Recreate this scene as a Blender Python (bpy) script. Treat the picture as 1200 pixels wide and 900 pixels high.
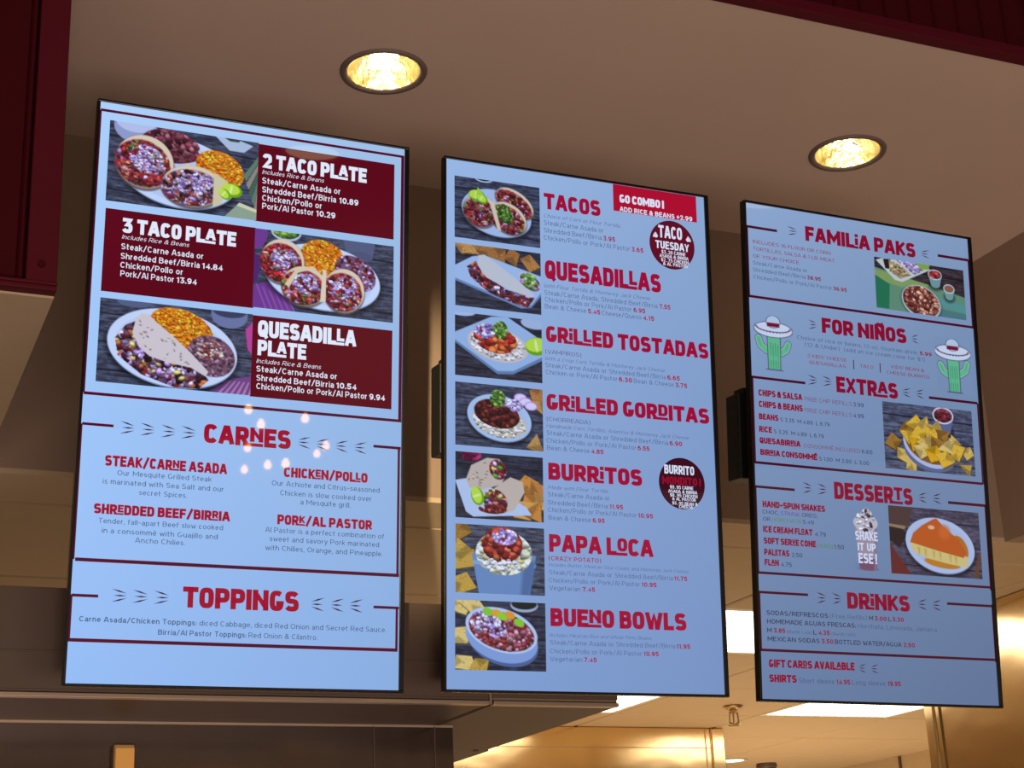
import bpy, bmesh, math, random
import numpy as np
from mathutils import Vector, Matrix

for o in list(bpy.data.objects):
    bpy.data.objects.remove(o)
SC = bpy.context.scene
COL = SC.collection
EYE = 1.6                       # height of the camera above the floor

# ------------------------------------------------------------------ camera
YAW, PITCH, ROLL = -0.42026, 0.33554, -0.04571
cam_d = bpy.data.cameras.new('camera')
cam_d.sensor_width = 36.0
cam_d.lens = 36.0 * 1909.6 / 1200.0
cam_d.clip_start = 0.05
cam = bpy.data.objects.new('camera', cam_d)
COL.objects.link(cam)
cam.matrix_world = (Matrix.Translation((0, 0, EYE)) @ Matrix.Rotation(YAW, 4, 'Z')
                    @ Matrix.Rotation(math.pi / 2 + PITCH, 4, 'X') @ Matrix.Rotation(ROLL, 4, 'Z'))
SC.camera = cam

# ------------------------------------------------------------------ world, exposure
SC.view_settings.view_transform = 'Standard'
SC.view_settings.look = 'None'
SC.view_settings.exposure = 0.0
SC.view_settings.gamma = 1.0
SC.view_settings.use_curve_mapping = False
world = bpy.data.worlds.new('restaurant_ambience')
SC.world = world
world.use_nodes = True
world.node_tree.nodes['Background'].inputs[0].default_value = (1.0, 0.70, 0.46, 1)
world.node_tree.nodes['Background'].inputs[1].default_value = 0.27


def area(name, loc, target, sx, sy, power, color):
    d = bpy.data.lights.new(name, 'AREA')
    d.shape = 'RECTANGLE'; d.size = sx; d.size_y = sy; d.energy = power; d.color = color
    o = bpy.data.objects.new(name, d)
    COL.objects.link(o)
    o.location = loc
    o.rotation_euler = (Vector(target) - Vector(loc)).to_track_quat('-Z', 'Y').to_euler()
    return o


area('kitchen_counter_fill', (3.6, 6.0, 0.9), (3.6, 6.3, 3.0), 2.4, 2.0, 24, (1.0, 0.74, 0.42))  # added fill, stands in for warm light bounced up from the counters
area('far_kitchen_fill', (4.9, 7.9, 0.9), (4.9, 8.1, 3.0), 1.8, 1.8, 34, (1.0, 0.76, 0.45))  # added fill that brightens the far kitchen ceiling, no fixture there
area('right_wall_fill', (2.6, 3.1, 1.2), (3.1, 3.9, 2.6), 0.8, 0.4, 4.0, (1.0, 0.72, 0.4))  # unseen fill added to warm the return wall at the right
area('dining_room_fill', (0.3, -2.2, 0.4), (0.9, 3.0, 3.4), 5.0, 1.0, 102, (1.0, 0.80, 0.68))  # wide unseen fill from low behind the camera, lifts the tray ceiling

area('dining_side_fill', (0.0, -2.0, 0.3), (0.5, 2.9, 3.4), 0.9, 0.6, 52, (1.0, 0.80, 0.68))  # second unseen fill, added for the left end of the tray ceiling
area('kitchen_back_fill', (0.2, 4.6, 1.2), (0.2, 4.5, 3.0), 2.6, 1.2, 3.5, (1.0, 0.78, 0.60))  # fill added behind the steel panel to lift the left tiles

# ------------------------------------------------------------------ helpers


def lin(c):
    c = np.clip(np.asarray(c, float), 0, 1)
    return np.where(c <= 0.04045, c / 12.92, ((c + 0.055) / 1.055) ** 2.4)


def rgb(r, g, b):
    return tuple(lin(np.array([r, g, b]) / 255.0)) + (1,)


def mat(name, color, rough=0.6, metal=0.0, noise=None, bump=None, spec=0.5, emit=None, stretch=None, coat=0.0):
    m = bpy.data.materials.new(name); m.use_nodes = True
    nt = m.node_tree; p = nt.nodes['Principled BSDF']
    p.inputs['Base Color'].default_value = color
    p.inputs['Roughness'].default_value = rough
    p.inputs['Metallic'].default_value = metal
    p.inputs['Specular IOR Level'].default_value = spec
    if coat: p.inputs['Coat Weight'].default_value = coat
    if emit:
        p.inputs['Emission Color'].default_value = emit[0]
        p.inputs['Emission Strength'].default_value = emit[1]
    tc = nt.nodes.new('ShaderNodeTexCoord'); mp = nt.nodes.new('ShaderNodeMapping')
    nt.links.new(tc.outputs['Object'], mp.inputs[0])
    if stretch: mp.inputs['Scale'].default_value = stretch
    if noise:
        sc, amt = noise
        n = nt.nodes.new('ShaderNodeTexNoise'); n.inputs['Scale'].default_value = sc; n.inputs['Detail'].default_value = 4
        nt.links.new(mp.outputs[0], n.inputs['Vector'])
        mx = nt.nodes.new('ShaderNodeMix'); mx.data_type = 'RGBA'
        mx.inputs[6].default_value = tuple(v * (1 - amt) for v in color[:3]) + (1,)
        mx.inputs[7].default_value = tuple(min(1, v * (1 + amt)) for v in color[:3]) + (1,)
        nt.links.new(n.outputs['Fac'], mx.inputs[0]); nt.links.new(mx.outputs[2], p.inputs['Base Color'])
    if bump:
        sc, st, dist = bump
        n = nt.nodes.new('ShaderNodeTexNoise'); n.inputs['Scale'].default_value = sc; n.inputs['Detail'].default_value = 3
        nt.links.new(mp.outputs[0], n.inputs['Vector'])
        b = nt.nodes.new('ShaderNodeBump'); b.inputs['Strength'].default_value = st; b.inputs['Distance'].default_value = dist
        nt.links.new(n.outputs['Fac'], b.inputs['Height']); nt.links.new(b.outputs[0], p.inputs['Normal'])
    return m


M = {
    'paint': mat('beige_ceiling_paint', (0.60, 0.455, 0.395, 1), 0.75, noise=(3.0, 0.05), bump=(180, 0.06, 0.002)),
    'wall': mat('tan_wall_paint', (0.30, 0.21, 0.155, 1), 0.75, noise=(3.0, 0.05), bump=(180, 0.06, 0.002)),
    'tile': mat('beige_ceiling_tile', (0.52, 0.39, 0.26, 1), 0.85, noise=(14.0, 0.05), bump=(300, 0.15, 0.002)),
    'grid': mat('brown_ceiling_grid', (0.10, 0.075, 0.05, 1), 0.7, noise=(8, 0.1)),
    'maroon': mat('maroon_cladding', (0.05, 0.0015, 0.005, 1), 0.7, spec=0.12, noise=(6, 0.12), bump=(40, 0.05, 0.002)),
    'maroon_trim': mat('maroon_metal_trim', (0.085, 0.005, 0.014, 1), 0.6, spec=0.15, noise=(6, 0.08)),
    'brown_panel': mat('brown_laminate', (0.085, 0.052, 0.036, 1), 0.55, noise=(5, 0.08)),
    'under': mat('brown_soffit_underside', (0.19, 0.13, 0.09, 1), 0.6, noise=(4, 0.06)),
    'dark_steel': mat('dark_brushed_steel', (0.17, 0.13, 0.115, 1), 0.16, 1.0, noise=(3, 0.15), stretch=(14, 1, 1)),
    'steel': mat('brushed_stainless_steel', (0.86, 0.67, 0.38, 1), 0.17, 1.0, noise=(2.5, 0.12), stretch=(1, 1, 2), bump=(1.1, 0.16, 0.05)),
    'edge': mat('satin_edge_strip', (0.45, 0.34, 0.25, 1), 0.35, 0.6, noise=(9, 0.05)),
    'black': mat('black_gloss_plastic', (0.008, 0.006, 0.006, 1), 0.22, noise=(30, 0.1)),
    'black_matte': mat('black_matte_metal', (0.010, 0.009, 0.009, 1), 0.6, noise=(20, 0.1)),
    'trim_ring': mat('grey_painted_ring', (0.17, 0.125, 0.12, 1), 0.5, noise=(20, 0.05)),
    'reflector': mat('hammered_reflector', (0.97, 0.88, 0.62, 1), 0.25, 1.0, noise=(30, 0.05), bump=(34, 0.7, 0.012)),
    'lamp': mat('downlight_lamp', (1, 1, 1, 1), 0.5, emit=((1.0, 0.80, 0.42, 1), 5.0), noise=(5, 0.01)),
    'panel_light': mat('troffer_diffuser', (0.9, 0.9, 0.9, 1), 0.5, emit=((1.0, 0.92, 0.76, 1), 4.0), noise=(5, 0.01)),
    'bulb': mat('warm_bulb_glass', (1, 1, 1, 1), 0.4, emit=((1.0, 0.46, 0.10, 1), 20.0), noise=(5, 0.01)),
    'amber': mat('amber_reflection_glow', (0.5, 0.25, 0.06, 1), 0.4, emit=((1.0, 0.42, 0.07, 1), 0.22), noise=(5, 0.05)),  # emission stands in for a warm reflection on the steel
    'lens': mat('warm_round_lens', (0.8, 0.7, 0.5, 1), 0.5, emit=((1.0, 0.72, 0.42, 1), 2.2), noise=(8, 0.05)),
    'brass': mat('dull_brass', (0.40, 0.27, 0.13, 1), 0.35, 0.9, noise=(20, 0.1)),
    'white_metal': mat('white_enamel', (0.7, 0.62, 0.5, 1), 0.4, noise=(20, 0.04)),
    'dark_ceiling': mat('dark_dining_ceiling', (0.035, 0.028, 0.024, 1), 0.8, noise=(3, 0.1)),
    'floor': mat('brown_floor_tile', (0.34, 0.25, 0.18, 1), 0.6, noise=(4, 0.1)),
    'sensor': mat('status_lens', (0.12, 0.11, 0.1, 1), 0.2, noise=(4, 0.1)),
}
# the lit display: colour comes from the picture shown on it (corner colours), with a gloss on top
dm = bpy.data.materials.new('lit_display'); dm.use_nodes = True
_nt = dm.node_tree; _p = _nt.nodes['Principled BSDF']
_p.inputs['Base Color'].default_value = (0.004, 0.004, 0.004, 1)
_p.inputs['Roughness'].default_value = 0.02
_p.inputs['Specular IOR Level'].default_value = 0.5
_a = _nt.nodes.new('ShaderNodeVertexColor'); _a.layer_name = 'Col'
_nt.links.new(_a.outputs['Color'], _p.inputs['Emission Color'])
_p.inputs['Emission Strength'].default_value = 1.0
M['display'] = dm


def mk(name, verts, faces, m, parent=None, loc=None, smooth=False):
    me = bpy.data.meshes.new(name)
    me.from_pydata([tuple(v) for v in verts], [], faces); me.update()
    if smooth:
        me.polygons.foreach_set('use_smooth', [True] * len(me.polygons))
    me.materials.append(m)
    o = bpy.data.objects.new(name, me); COL.objects.link(o)
    if parent: o.parent = parent
    if loc: o.location = loc
    return o


class MB:
    """collects boxes and round shapes, links them as one mesh"""
    def __init__(s): s.bm = bmesh.new()
    def box(s, a, b, bev=0.0, mx=None):
        a = Vector(a); b = Vector(b)
        r = bmesh.ops.create_cube(s.bm, size=1.0)
        bmesh.ops.scale(s.bm, vec=b - a, verts=r['verts'])
        bmesh.ops.translate(s.bm, vec=(a + b) / 2, verts=r['verts'])
        vs = r['verts']
        if bev:
            es = list({e for v in vs for e in v.link_edges})
            g = bmesh.ops.bevel(s.bm, geom=es, offset=bev, segments=2, affect='EDGES', profile=0.5)
            vs = list({v for f in g['faces'] for v in f.verts})
        if mx is not None: bmesh.ops.transform(s.bm, matrix=mx, verts=vs)
        return s
    def lathe(s, prof, n=48, c=(0, 0, 0)):
        rings = []
        for (r, z) in prof:
            if r < 1e-6: rings.append([s.bm.verts.new((c[0], c[1], c[2] + z))]); continue
            rings.append([s.bm.verts.new((c[0] + r * math.cos(2 * math.pi * k / n), c[1] + r * math.sin(2 * math.pi * k / n), c[2] + z)) for k in range(n)])
        for a, b in zip(rings, rings[1:]):
            for k in range(n):
                l = (k + 1) % n
                f = [a[k % len(a)], a[l % len(a)], b[l % len(b)], b[k % len(b)]]
                f = [v for i, v in enumerate(f) if v not in f[:i]]
                if len(f) > 2: s.bm.faces.new(f)
        return s
    def tube(s, p, q, r, n=10):
        p = Vector(p); q = Vector(q); d = q - p
        g = bmesh.ops.create_cone(s.bm, cap_ends=True, segments=n, radius1=r, radius2=r, depth=d.length)
        mx = Matrix.Translation((p + q) / 2) @ d.to_track_quat('Z', 'Y').to_matrix().to_4x4()
        bmesh.ops.transform(s.bm, matrix=mx, verts=g['verts'])
        return s
    def build(s, name, m, parent=None, loc=None, smooth=False):
        me = bpy.data.meshes.new(name)
        bmesh.ops.recalc_face_normals(s.bm, faces=s.bm.faces)
        s.bm.to_mesh(me); s.bm.free()
        me.materials.append(m)
        if smooth: me.polygons.foreach_set('use_smooth', [True] * len(me.polygons))
        o = bpy.data.objects.new(name, me); COL.objects.link(o)
        if parent: o.parent = parent
        if loc: o.location = loc
        return o


def thing(name, label, cat, loc=(0, 0, 0), group=None):
    o = bpy.data.objects.new(name, None); COL.objects.link(o)
    o.empty_display_size = 0.05
    o.location = loc; o['label'] = label; o['category'] = cat
    if group: o['group'] = group
    return o


def copy_tree(o, parent=None):
    c = o.copy(); COL.objects.link(c); c.parent = parent
    for ch in [x for x in COL.objects if x.parent == o]: copy_tree(ch, c)
    return c


def struct(o, label, cat):
    o['kind'] = 'structure'; o['label'] = label; o['category'] = cat
    return o


# ------------------------------------------------------------------ the setting
Z = lambda v: v + EYE
XL, XR, YF, YB = 0.317, 3.03, 2.466, 3.49      # raised tray behind the menu screens
ZT, ZK = Z(1.841), Z(1.014)                    # tray ceiling, kitchen ceiling
DL = [(1.058, 2.982), (2.274, 2.982)]          # two downlights

# tray ceiling with two round openings
bm = bmesh.new()
x0, x1, y0, y1 = XL - 0.1, XR + 0.9, YF, YB + 0.06
loops = [[bm.verts.new((x, y, ZT)) for x, y in ((x0, y0), (x1, y0), (x1, y1), (x0, y1))]]
for (cx, cy) in DL:
    loops.append([bm.verts.new((cx + 0.082 * math.cos(2 * math.pi * k / 48), cy + 0.082 * math.sin(2 * math.pi * k / 48), ZT)) for k in range(48)])
for lp in loops:
    for i in range(len(lp)): bm.edges.new((lp[i], lp[(i + 1) % len(lp)]))
bmesh.ops.triangle_fill(bm, use_beauty=True, edges=bm.edges[:], use_dissolve=False)
ex = bmesh.ops.extrude_face_region(bm, geom=bm.faces[:])
bmesh.ops.translate(bm, vec=(0, 0, 0.02), verts=[v for v in ex['geom'] if isinstance(v, bmesh.types.BMVert)])
bmesh.ops.recalc_face_normals(bm, faces=bm.faces)
me = bpy.data.meshes.new('ceiling'); bm.to_mesh(me); bm.free(); me.materials.append(M['paint'])
ceil = bpy.data.objects.new('ceiling', me); COL.objects.link(ceil)
struct(ceil, 'smooth beige soffit ceiling with two round downlights above the menu screens', 'ceiling')
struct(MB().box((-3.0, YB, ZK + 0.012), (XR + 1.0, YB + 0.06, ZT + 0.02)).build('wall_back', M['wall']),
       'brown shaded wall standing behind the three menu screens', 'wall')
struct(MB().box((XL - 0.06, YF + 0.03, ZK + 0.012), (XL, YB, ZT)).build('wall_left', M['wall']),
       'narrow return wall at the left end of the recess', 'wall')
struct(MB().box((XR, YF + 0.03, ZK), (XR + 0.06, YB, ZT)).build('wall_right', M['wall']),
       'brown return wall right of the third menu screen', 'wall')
# flat underside left of the recess
ul = MB().box((-3.0, YF + 0.015, ZK), (XL, YB, ZK + 0.012)).build('ceiling', M['tile'])
struct(ul, 'flat beige underside below the maroon cladding at upper left', 'ceiling')

# maroon cladding above and left of the opening
fascia = MB().box((-3.0, YF + 0.022, ZT + 0.02), (5.2, YF + 0.03, Z(2.45))).build('wall_front', M['maroon'])
struct(fascia, 'dark maroon ribbed metal cladding above and beside the recess', 'wall')
MB().box((-3.0, YF + 0.022, ZK + 0.02), (XL - 0.002, YF + 0.03, ZT + 0.02)).build('backing_board', M['maroon'], fascia)
MB().box((XL - 0.048, YF - 0.012, ZT - 0.004), (5.2, YF + 0.02, ZT + 0.024), 0.002).build('edge_trim', M['maroon_trim'], fascia)
MB().box((XL - 0.048, YF - 0.012, ZK + 0.012), (XL, YF + 0.02, ZT - 0.004), 0.002).build('edge_trim', M['maroon_trim'], fascia)
MB().box((-3.0, YF - 0.010, ZK + 0.004), (XL + 0.001, YF + 0.018, ZK + 0.012), 0.0015).box((-3.0, YF - 0.016, ZK + 0.011), (XL + 0.001, YF - 0.008, ZK + 0.016), 0.001).build('bottom_trim', M['maroon_trim'], fascia)
MB().tube((0.292, YF - 0.0125, ZK + 0.045), (0.292, YF - 0.0165, ZK + 0.045), 0.006, 14).build('screw_head', M['maroon'], fascia)


def rib_panel(h):
    # one standing-seam strip: flat pan, raised rounded seam at its right edge
    p = [(0, 0), (0.052, 0.0), (0.054, -0.006), (0.057, -0.010), (0.061, -0.010), (0.064, -0.006), (0.066, 0)]
    v = [(x, y, 0) for x, y in p] + [(x, y, h) for x, y in p]
    n = len(p)
    f = [(i, i + 1, n + i + 1, n + i) for i in range(n - 1)]
    me = bpy.data.meshes.new('cladding_strip'); me.from_pydata(v, [], f); me.update(); me.materials.append(M['maroon'])
    return me


up, dn = rib_panel(0.62), rib_panel(ZT - ZK)
for k in range(52):
    o = bpy.data.objects.new('cladding_strip', up); COL.objects.link(o); o.parent = fascia
    o.location = (-0.2 + 0.066 * k, YF + 0.012, ZT + 0.022)
for k in range(8):
    o = bpy.data.objects.new('cladding_strip', dn); COL.objects.link(o); o.parent = fascia
    o.location = (XL - 0.048 - 0.066 * (k + 1), YF + 0.012, ZK + 0.014)

# kitchen ceiling: dark grid, tiles set in it, three bright light panels
GX, GY, GP = 3.45, 3.72, 0.755
kc = MB().box((-3.2, YB + 0.07, ZK + 0.014), (10.5, 10.4, ZK + 0.034)).build('ceiling', M['grid'])
struct(kc, 'suspended kitchen ceiling of beige square tiles seen below the screens', 'ceiling')
tile_me = {}


def tile(xa, xb, ya, yb):
    key = (round(xb - xa, 3), round(yb - ya, 3))
    if key not in tile_me:
        w, d, g = key[0], key[1], 0.006
        b = 0.006
        v = [(g, g, 0.013), (w - g, g, 0.013), (w - g, d - g, 0.013), (g, d - g, 0.013),
             (g, g, 0.004), (w - g, g, 0.004), (w - g, d - g, 0.004), (g, d - g, 0.004),
             (g + b, g + b, 0), (w - g - b, g + b, 0), (w - g - b, d - g - b, 0), (g + b, d - g - b, 0)]
        f = [(8, 9, 10, 11)[::-1]] + [(4 + i, 4 + (i + 1) % 4, 8 + (i + 1) % 4, 8 + i)[::-1] for i in range(4)] + [(i, (i + 1) % 4, 4 + (i + 1) % 4, 4 + i)[::-1] for i in range(4)]
        me = bpy.data.meshes.new('ceiling_tile'); me.from_pydata(v, [], f); me.update(); me.materials.append(M['tile'])
        tile_me[key] = me
    o = bpy.data.objects.new('ceiling_tile', tile_me[key]); COL.objects.link(o); o.parent = kc
    o.location = (xa, ya, ZK)


lights = {(-1, 1), (-1, 3), (1, 3)}
MB().box((-3.2, YB, ZK), (10.4, GY - 0.006, ZK + 0.012)).build('border_board', M['tile'], kc)
for i in range(-7, 8):
    for j in range(8):
        xa, ya = GX + GP * i, GY + GP * j
        if (i, j) in lights or (i < -3 and i % 2 == 1):
            continue
        tile(xa - (GP if i < -3 else 0), xa + GP, ya, ya + GP)      # double-width tiles at the left
names = {(-1, 1): 'square white light panel between the second and third screens',
         (-1, 3): 'square white light panel just below the second screen',
         (1, 3): 'wide white light panel just below the third screen'}
for (i, j), lb in names.items():
    xa, ya = GX + GP * i, GY + GP * j
    t = thing('ceiling_light_panel', lb, 'ceiling light', (xa, ya, ZK))
    MB().box((0.004, 0.004, 0.0), (GP - 0.004, 0.03, 0.012), 0.002).box((0.004, GP - 0.03, 0.0), (GP - 0.004, GP - 0.004, 0.012), 0.002) \
        .box((0.004, 0.03, 0.0), (0.03, GP - 0.03, 0.012), 0.002).box((GP - 0.03, 0.03, 0.0), (GP - 0.004, GP - 0.03, 0.012), 0.002).build('frame', M['white_metal'], t)
    MB().box((0.026, 0.026, 0.003), (GP - 0.026, GP - 0.026, 0.010), 0.001).build('diffuser', M['panel_light'], t)

# right-hand end wall and far wall of the kitchen
kr = MB().box((6.1, 7.0, 0.0), (6.16, 10.4, ZK)).build('wall_right', M['tile'])
struct(kr, 'beige kitchen side wall far behind the third screen', 'wall')
MB().box((6.085, 8.20, 0.0), (6.1, 8.215, ZK - 0.005), 0.002).build('joint_strip', M['grid'], kr)
struct(MB().box((-3.2, 10.4, 0.0), (6.16, 10.46, ZK + 0.03)).build('wall_back', M['tile']), 'beige far wall of the kitchen', 'wall')

# floor and dining ceiling (behind and below the camera)
struct(MB().box((-6, -7, -0.05), (10.5, 10.4, 0.0)).build('floor', M['floor']), 'brown restaurant floor below the picture', 'floor')
ZD = Z(1.99)
struct(MB().box((-6, -7, ZD), (8, YF - 0.03, ZD + 0.05)).build('ceiling', M['dark_ceiling']),
       'dark dining room ceiling in front of the menu screens, seen only as reflections', 'ceiling')

# low soffit box in front of the kitchen, bottom of the picture
BX, BZ, BT, BY = 1.360, Z(0.410), Z(0.571), 2.64
soffit = MB().box((-3.0, BY, BZ + 0.012), (BX, BY + 0.018, BT)).build('wall_front', M['brown_panel'])
struct(soffit, 'dark brown low fascia running below the left and middle screens', 'wall')
MB().box((-3.0, BY - 0.003, Z(0.479)), (BX - 0.002, BY, Z(0.481))).build('joint_strip', M['grid'], soffit)
MB().box((-3.0, BY - 0.004, BZ - 0.001), (1.108, BY + 0.014, BZ + 0.006), 0.001).box((1.116, BY - 0.004, BZ - 0.001), (BX, BY + 0.014, BZ + 0.006), 0.001).build('edge_strip', M['edge'], soffit)
MB().box((1.108, BY - 0.0045, BZ), (1.1115, BY - 0.001, BZ + 0.045)).build('joint_clip', M['edge'], soffit)
MB().box((-3.0, BY, BT), (BX, BY + 0.30, BT + 0.012)).build('top_board', M['brown_panel'], soffit)
MB().box((-3.0, BY + 0.004, BZ), (1.105, 2.905, BZ + 0.012)).build('underside_panel', M['brown_panel'], soffit)
MB().box((1.118, BY + 0.004, BZ), (BX, 3.275, BZ + 0.012)).build('underside_panel', M['under'], soffit)
MB().box((1.118, 3.282, BZ), (BX + 0.012, 4.2, BZ + 0.012)).build('underside_panel', M['under'], soffit)
MB().box((1.105, BY + 0.004, BZ + 0.005), (1.118, 4.2, BZ + 0.012)).build('underside_joint', M['grid'], soffit)
MB().box((BX - 0.012, BY + 0.018, BZ + 0.012), (BX, 4.2, BZ + 0.035)).build('side_lip', M['brown_panel'], soffit)
MB().tube((1.335, 3.262, BZ - 0.003), (1.335, 3.262, BZ + 0.002), 0.006, 10).build('screw_head', M['grid'], soffit)
steel = MB().box((-3.0, 2.905, 0.9), (1.143, 3.35, BZ)).build('wall_front', M['dark_steel'])
struct(steel, 'dark brushed steel panel under the low brown fascia at lower left', 'wall')
for sx in (0.985, 1.105):
    MB().box((sx, 2.903, 0.9), (sx + 0.0015, 2.905, BZ - 0.002)).build('panel_seam', M['grid'], steel)
MB().box((-3.0, 2.9035, BZ - 0.004), (1.143, 2.905, BZ)).build('edge_strip', M['edge'], steel)

# ------------------------------------------------------------------ stainless hoods in the kitchen
h1 = thing('range_hood', 'golden-lit stainless steel hood at the bottom centre, far back in the kitchen', 'hood', (3.2, 7.15, ZK - 0.6))
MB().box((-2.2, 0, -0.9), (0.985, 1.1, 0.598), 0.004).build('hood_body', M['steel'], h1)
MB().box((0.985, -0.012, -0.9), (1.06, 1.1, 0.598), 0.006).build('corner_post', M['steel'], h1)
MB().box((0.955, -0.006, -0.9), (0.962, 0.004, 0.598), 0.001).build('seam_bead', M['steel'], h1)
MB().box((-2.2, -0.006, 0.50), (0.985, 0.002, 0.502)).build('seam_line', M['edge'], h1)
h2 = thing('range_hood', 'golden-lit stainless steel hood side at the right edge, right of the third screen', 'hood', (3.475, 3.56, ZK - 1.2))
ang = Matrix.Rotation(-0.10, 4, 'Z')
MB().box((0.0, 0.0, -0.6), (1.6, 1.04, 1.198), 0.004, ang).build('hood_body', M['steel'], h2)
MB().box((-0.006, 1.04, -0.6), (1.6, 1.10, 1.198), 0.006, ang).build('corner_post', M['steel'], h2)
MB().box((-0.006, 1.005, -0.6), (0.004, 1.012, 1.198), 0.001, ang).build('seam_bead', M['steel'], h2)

# sprinkler, small spot and dark dome on the kitchen ceiling
s = thing('sprinkler_head', 'small brass fire sprinkler hanging from a ceiling tile below the second screen', 'sprinkler', (3.90, 6.44, ZK))
MB().lathe([(0.0, 0.0), (0.044, 0.0), (0.046, -0.005), (0.03, -0.014), (0.02, -0.02), (0, -0.02)], 28).build('escutcheon', M['brass'], s, smooth=True)
MB().tube((0, 0, -0.02), (0, 0, -0.034), 0.016).tube((0.02, 0, -0.03), (0.024, 0, -0.075), 0.004, 6).tube((-0.02, 0, -0.03), (-0.024, 0, -0.075), 0.004, 6) \
    .tube((0.024, 0, -0.075), (0.0, 0, -0.088), 0.004, 6).tube((-0.024, 0, -0.075), (0.0, 0, -0.088), 0.004, 6).tube((0, 0, -0.034), (0, 0, -0.08), 0.005, 8).build('frame_arms', M['brass'], s)
MB().tube((0, 0, -0.086), (0, 0, -0.090), 0.028, 16).build('deflector', M['brass'], s)
s = thing('recessed_spot', 'tiny bright recessed spot in the far kitchen ceiling', 'ceiling light', (5.08, 8.48, ZK))
MB().lathe([(0.10, 0.0), (0.11, -0.004), (0.10, -0.006), (0.085, -0.003)], 28).build('ring', M['white_metal'], s, smooth=True)
MB().lathe([(0.0, -0.002), (0.088, -0.002)], 28).build('lens', M['panel_light'], s)
s = thing('smoke_detector', 'small dark domed detector at the bottom edge, right of the far hood', 'detector', (5.42, 8.62, ZK))
MB().lathe([(0.06, 0.0), (0.063, -0.02), (0.055, -0.03)], 24).build('base', M['brown_panel'], s, smooth=True)
MB().lathe([(0.055, -0.03), (0.046, -0.05), (0.028, -0.064), (0.0, -0.07)], 24).build('dome', M['black'], s, smooth=True)

# ------------------------------------------------------------------ downlights


def downlight(label, x, y, z, group=None, glow=None):
    t = thing('recessed_downlight', label, 'ceiling light', (x, y, z), group)
    MB().lathe([(0.080, 0.012), (0.0805, -0.001), (0.086, -0.006), (0.094, -0.005), (0.0965, 0.0), (0.094, 0.002)], 64).build('trim_ring', M['trim_ring'], t, smooth=True)
    MB().lathe([(0.080, 0.0), (0.079, 0.03), (0.073, 0.07), (0.062, 0.11), (0.046, 0.145), (0.040, 0.15)], 64).build('reflector', M['reflector'], t, smooth=True)
    MB().lathe([(0.045, 0.155), (0.040, 0.148), (0.030, 0.135), (0.014, 0.128), (0.0, 0.126)], 32).build('lamp', M['lamp'], t, smooth=True)
    return t


downlight('round recessed downlight above the gap between the first two screens', DL[0][0], DL[0][1], ZT)
downlight('round recessed downlight above the third screen', DL[1][0], DL[1][1], ZT)
for (x, y, w_) in ((1.325, 0.33, 'first'), (2.87, 0.44, 'third')):
    t = thing('round_ceiling_light', 'round dining room ceiling light mirrored near the top of the %s screen' % w_, 'ceiling light', (x, y, ZD))
    MB().lathe([(0.098, 0.0), (0.098, -0.012), (0.085, -0.014), (0.083, -0.006)], 40).build('ring', M['trim_ring'], t, smooth=True)
    MB().lathe([(0.0, -0.008), (0.084, -0.008)], 40).build('lens', M['lens'], t)
for (x, y) in DL:
    d = bpy.data.lights.new('downlight_glow', 'POINT'); d.energy = 0.55; d.color = (1.0, 0.86, 0.60); d.shadow_soft_size = 0.018
    o = bpy.data.objects.new('downlight_glow', d); COL.objects.link(o); o.location = (x, y, ZT + 0.085)
d = bpy.data.lights.new('gap_fill_beam', 'SPOT'); d.energy = 3600; d.color = (1.0, 0.78, 0.46); d.spot_size = 0.13; d.spot_blend = 0.8; d.shadow_soft_size = 0.04  # added unseen spot, aimed between two screens to light the wall strip
o = bpy.data.objects.new('gap_fill_beam', d); COL.objects.link(o); o.location = (-1.39, -3.0, Z(-0.3))
o.rotation_euler = (Vector((1.40, 3.49, Z(1.10))) - o.location).to_track_quat('-Z', 'Y').to_euler()
t = thing('amber_reflection', 'narrow amber reflection on the dark steel panel at the bottom left, built as a glowing strip', 'lamp', (0.527, 2.905, Z(0.10)))
MB().box((-0.019, -0.020, -0.30), (0.019, 0.0, 0.27), 0.003).build('strip_backing', M['brass'], t)
MB().box((-0.015, -0.0225, -0.29), (0.017, -0.018, 0.262), 0.001).build('diffuser', M['amber'], t)  # the steel's amber reflection modelled as a glowing piece, not a fixture

# pendant bulbs of the dining room, mirrored as small warm points in the first screen
pb = None
for k, (x, y, z) in enumerate(((2.01, -3.0, 1.64), (2.08, -3.0, 1.57), (2.31, -3.0, 1.62), (2.22, -3.8, 1.54), (2.31, -4.2, 1.46), (2.26, -3.5, 1.42), (2.22, -3.0, 1.38), (2.58, -3.5, 1.55), (2.80, -4.4, 1.61))):
    if pb is None:
        t = pb = thing('pendant_bulb', 'small warm pendant bulb in the dining room, mirrored in the first screen', 'lamp', (x, y, Z(z)), 'dining room pendant bulbs')
        MB().lathe([(0.0, -0.022), (0.014, -0.018), (0.021, -0.004), (0.019, 0.010), (0.010, 0.024), (0.009, 0.03)], 20).build('glass', M['bulb'], t, smooth=True)
        MB().tube((0, 0, 0.028), (0, 0, 0.055), 0.011, 12).build('socket', M['brass'], t)
    else:
        t = copy_tree(pb); t.location = (x, y, Z(z))
    MB().tube((0, 0, 0.05), (0, 0, ZD - Z(z)), 0.002, 6).build('cord', M['black_matte'], t)

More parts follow.
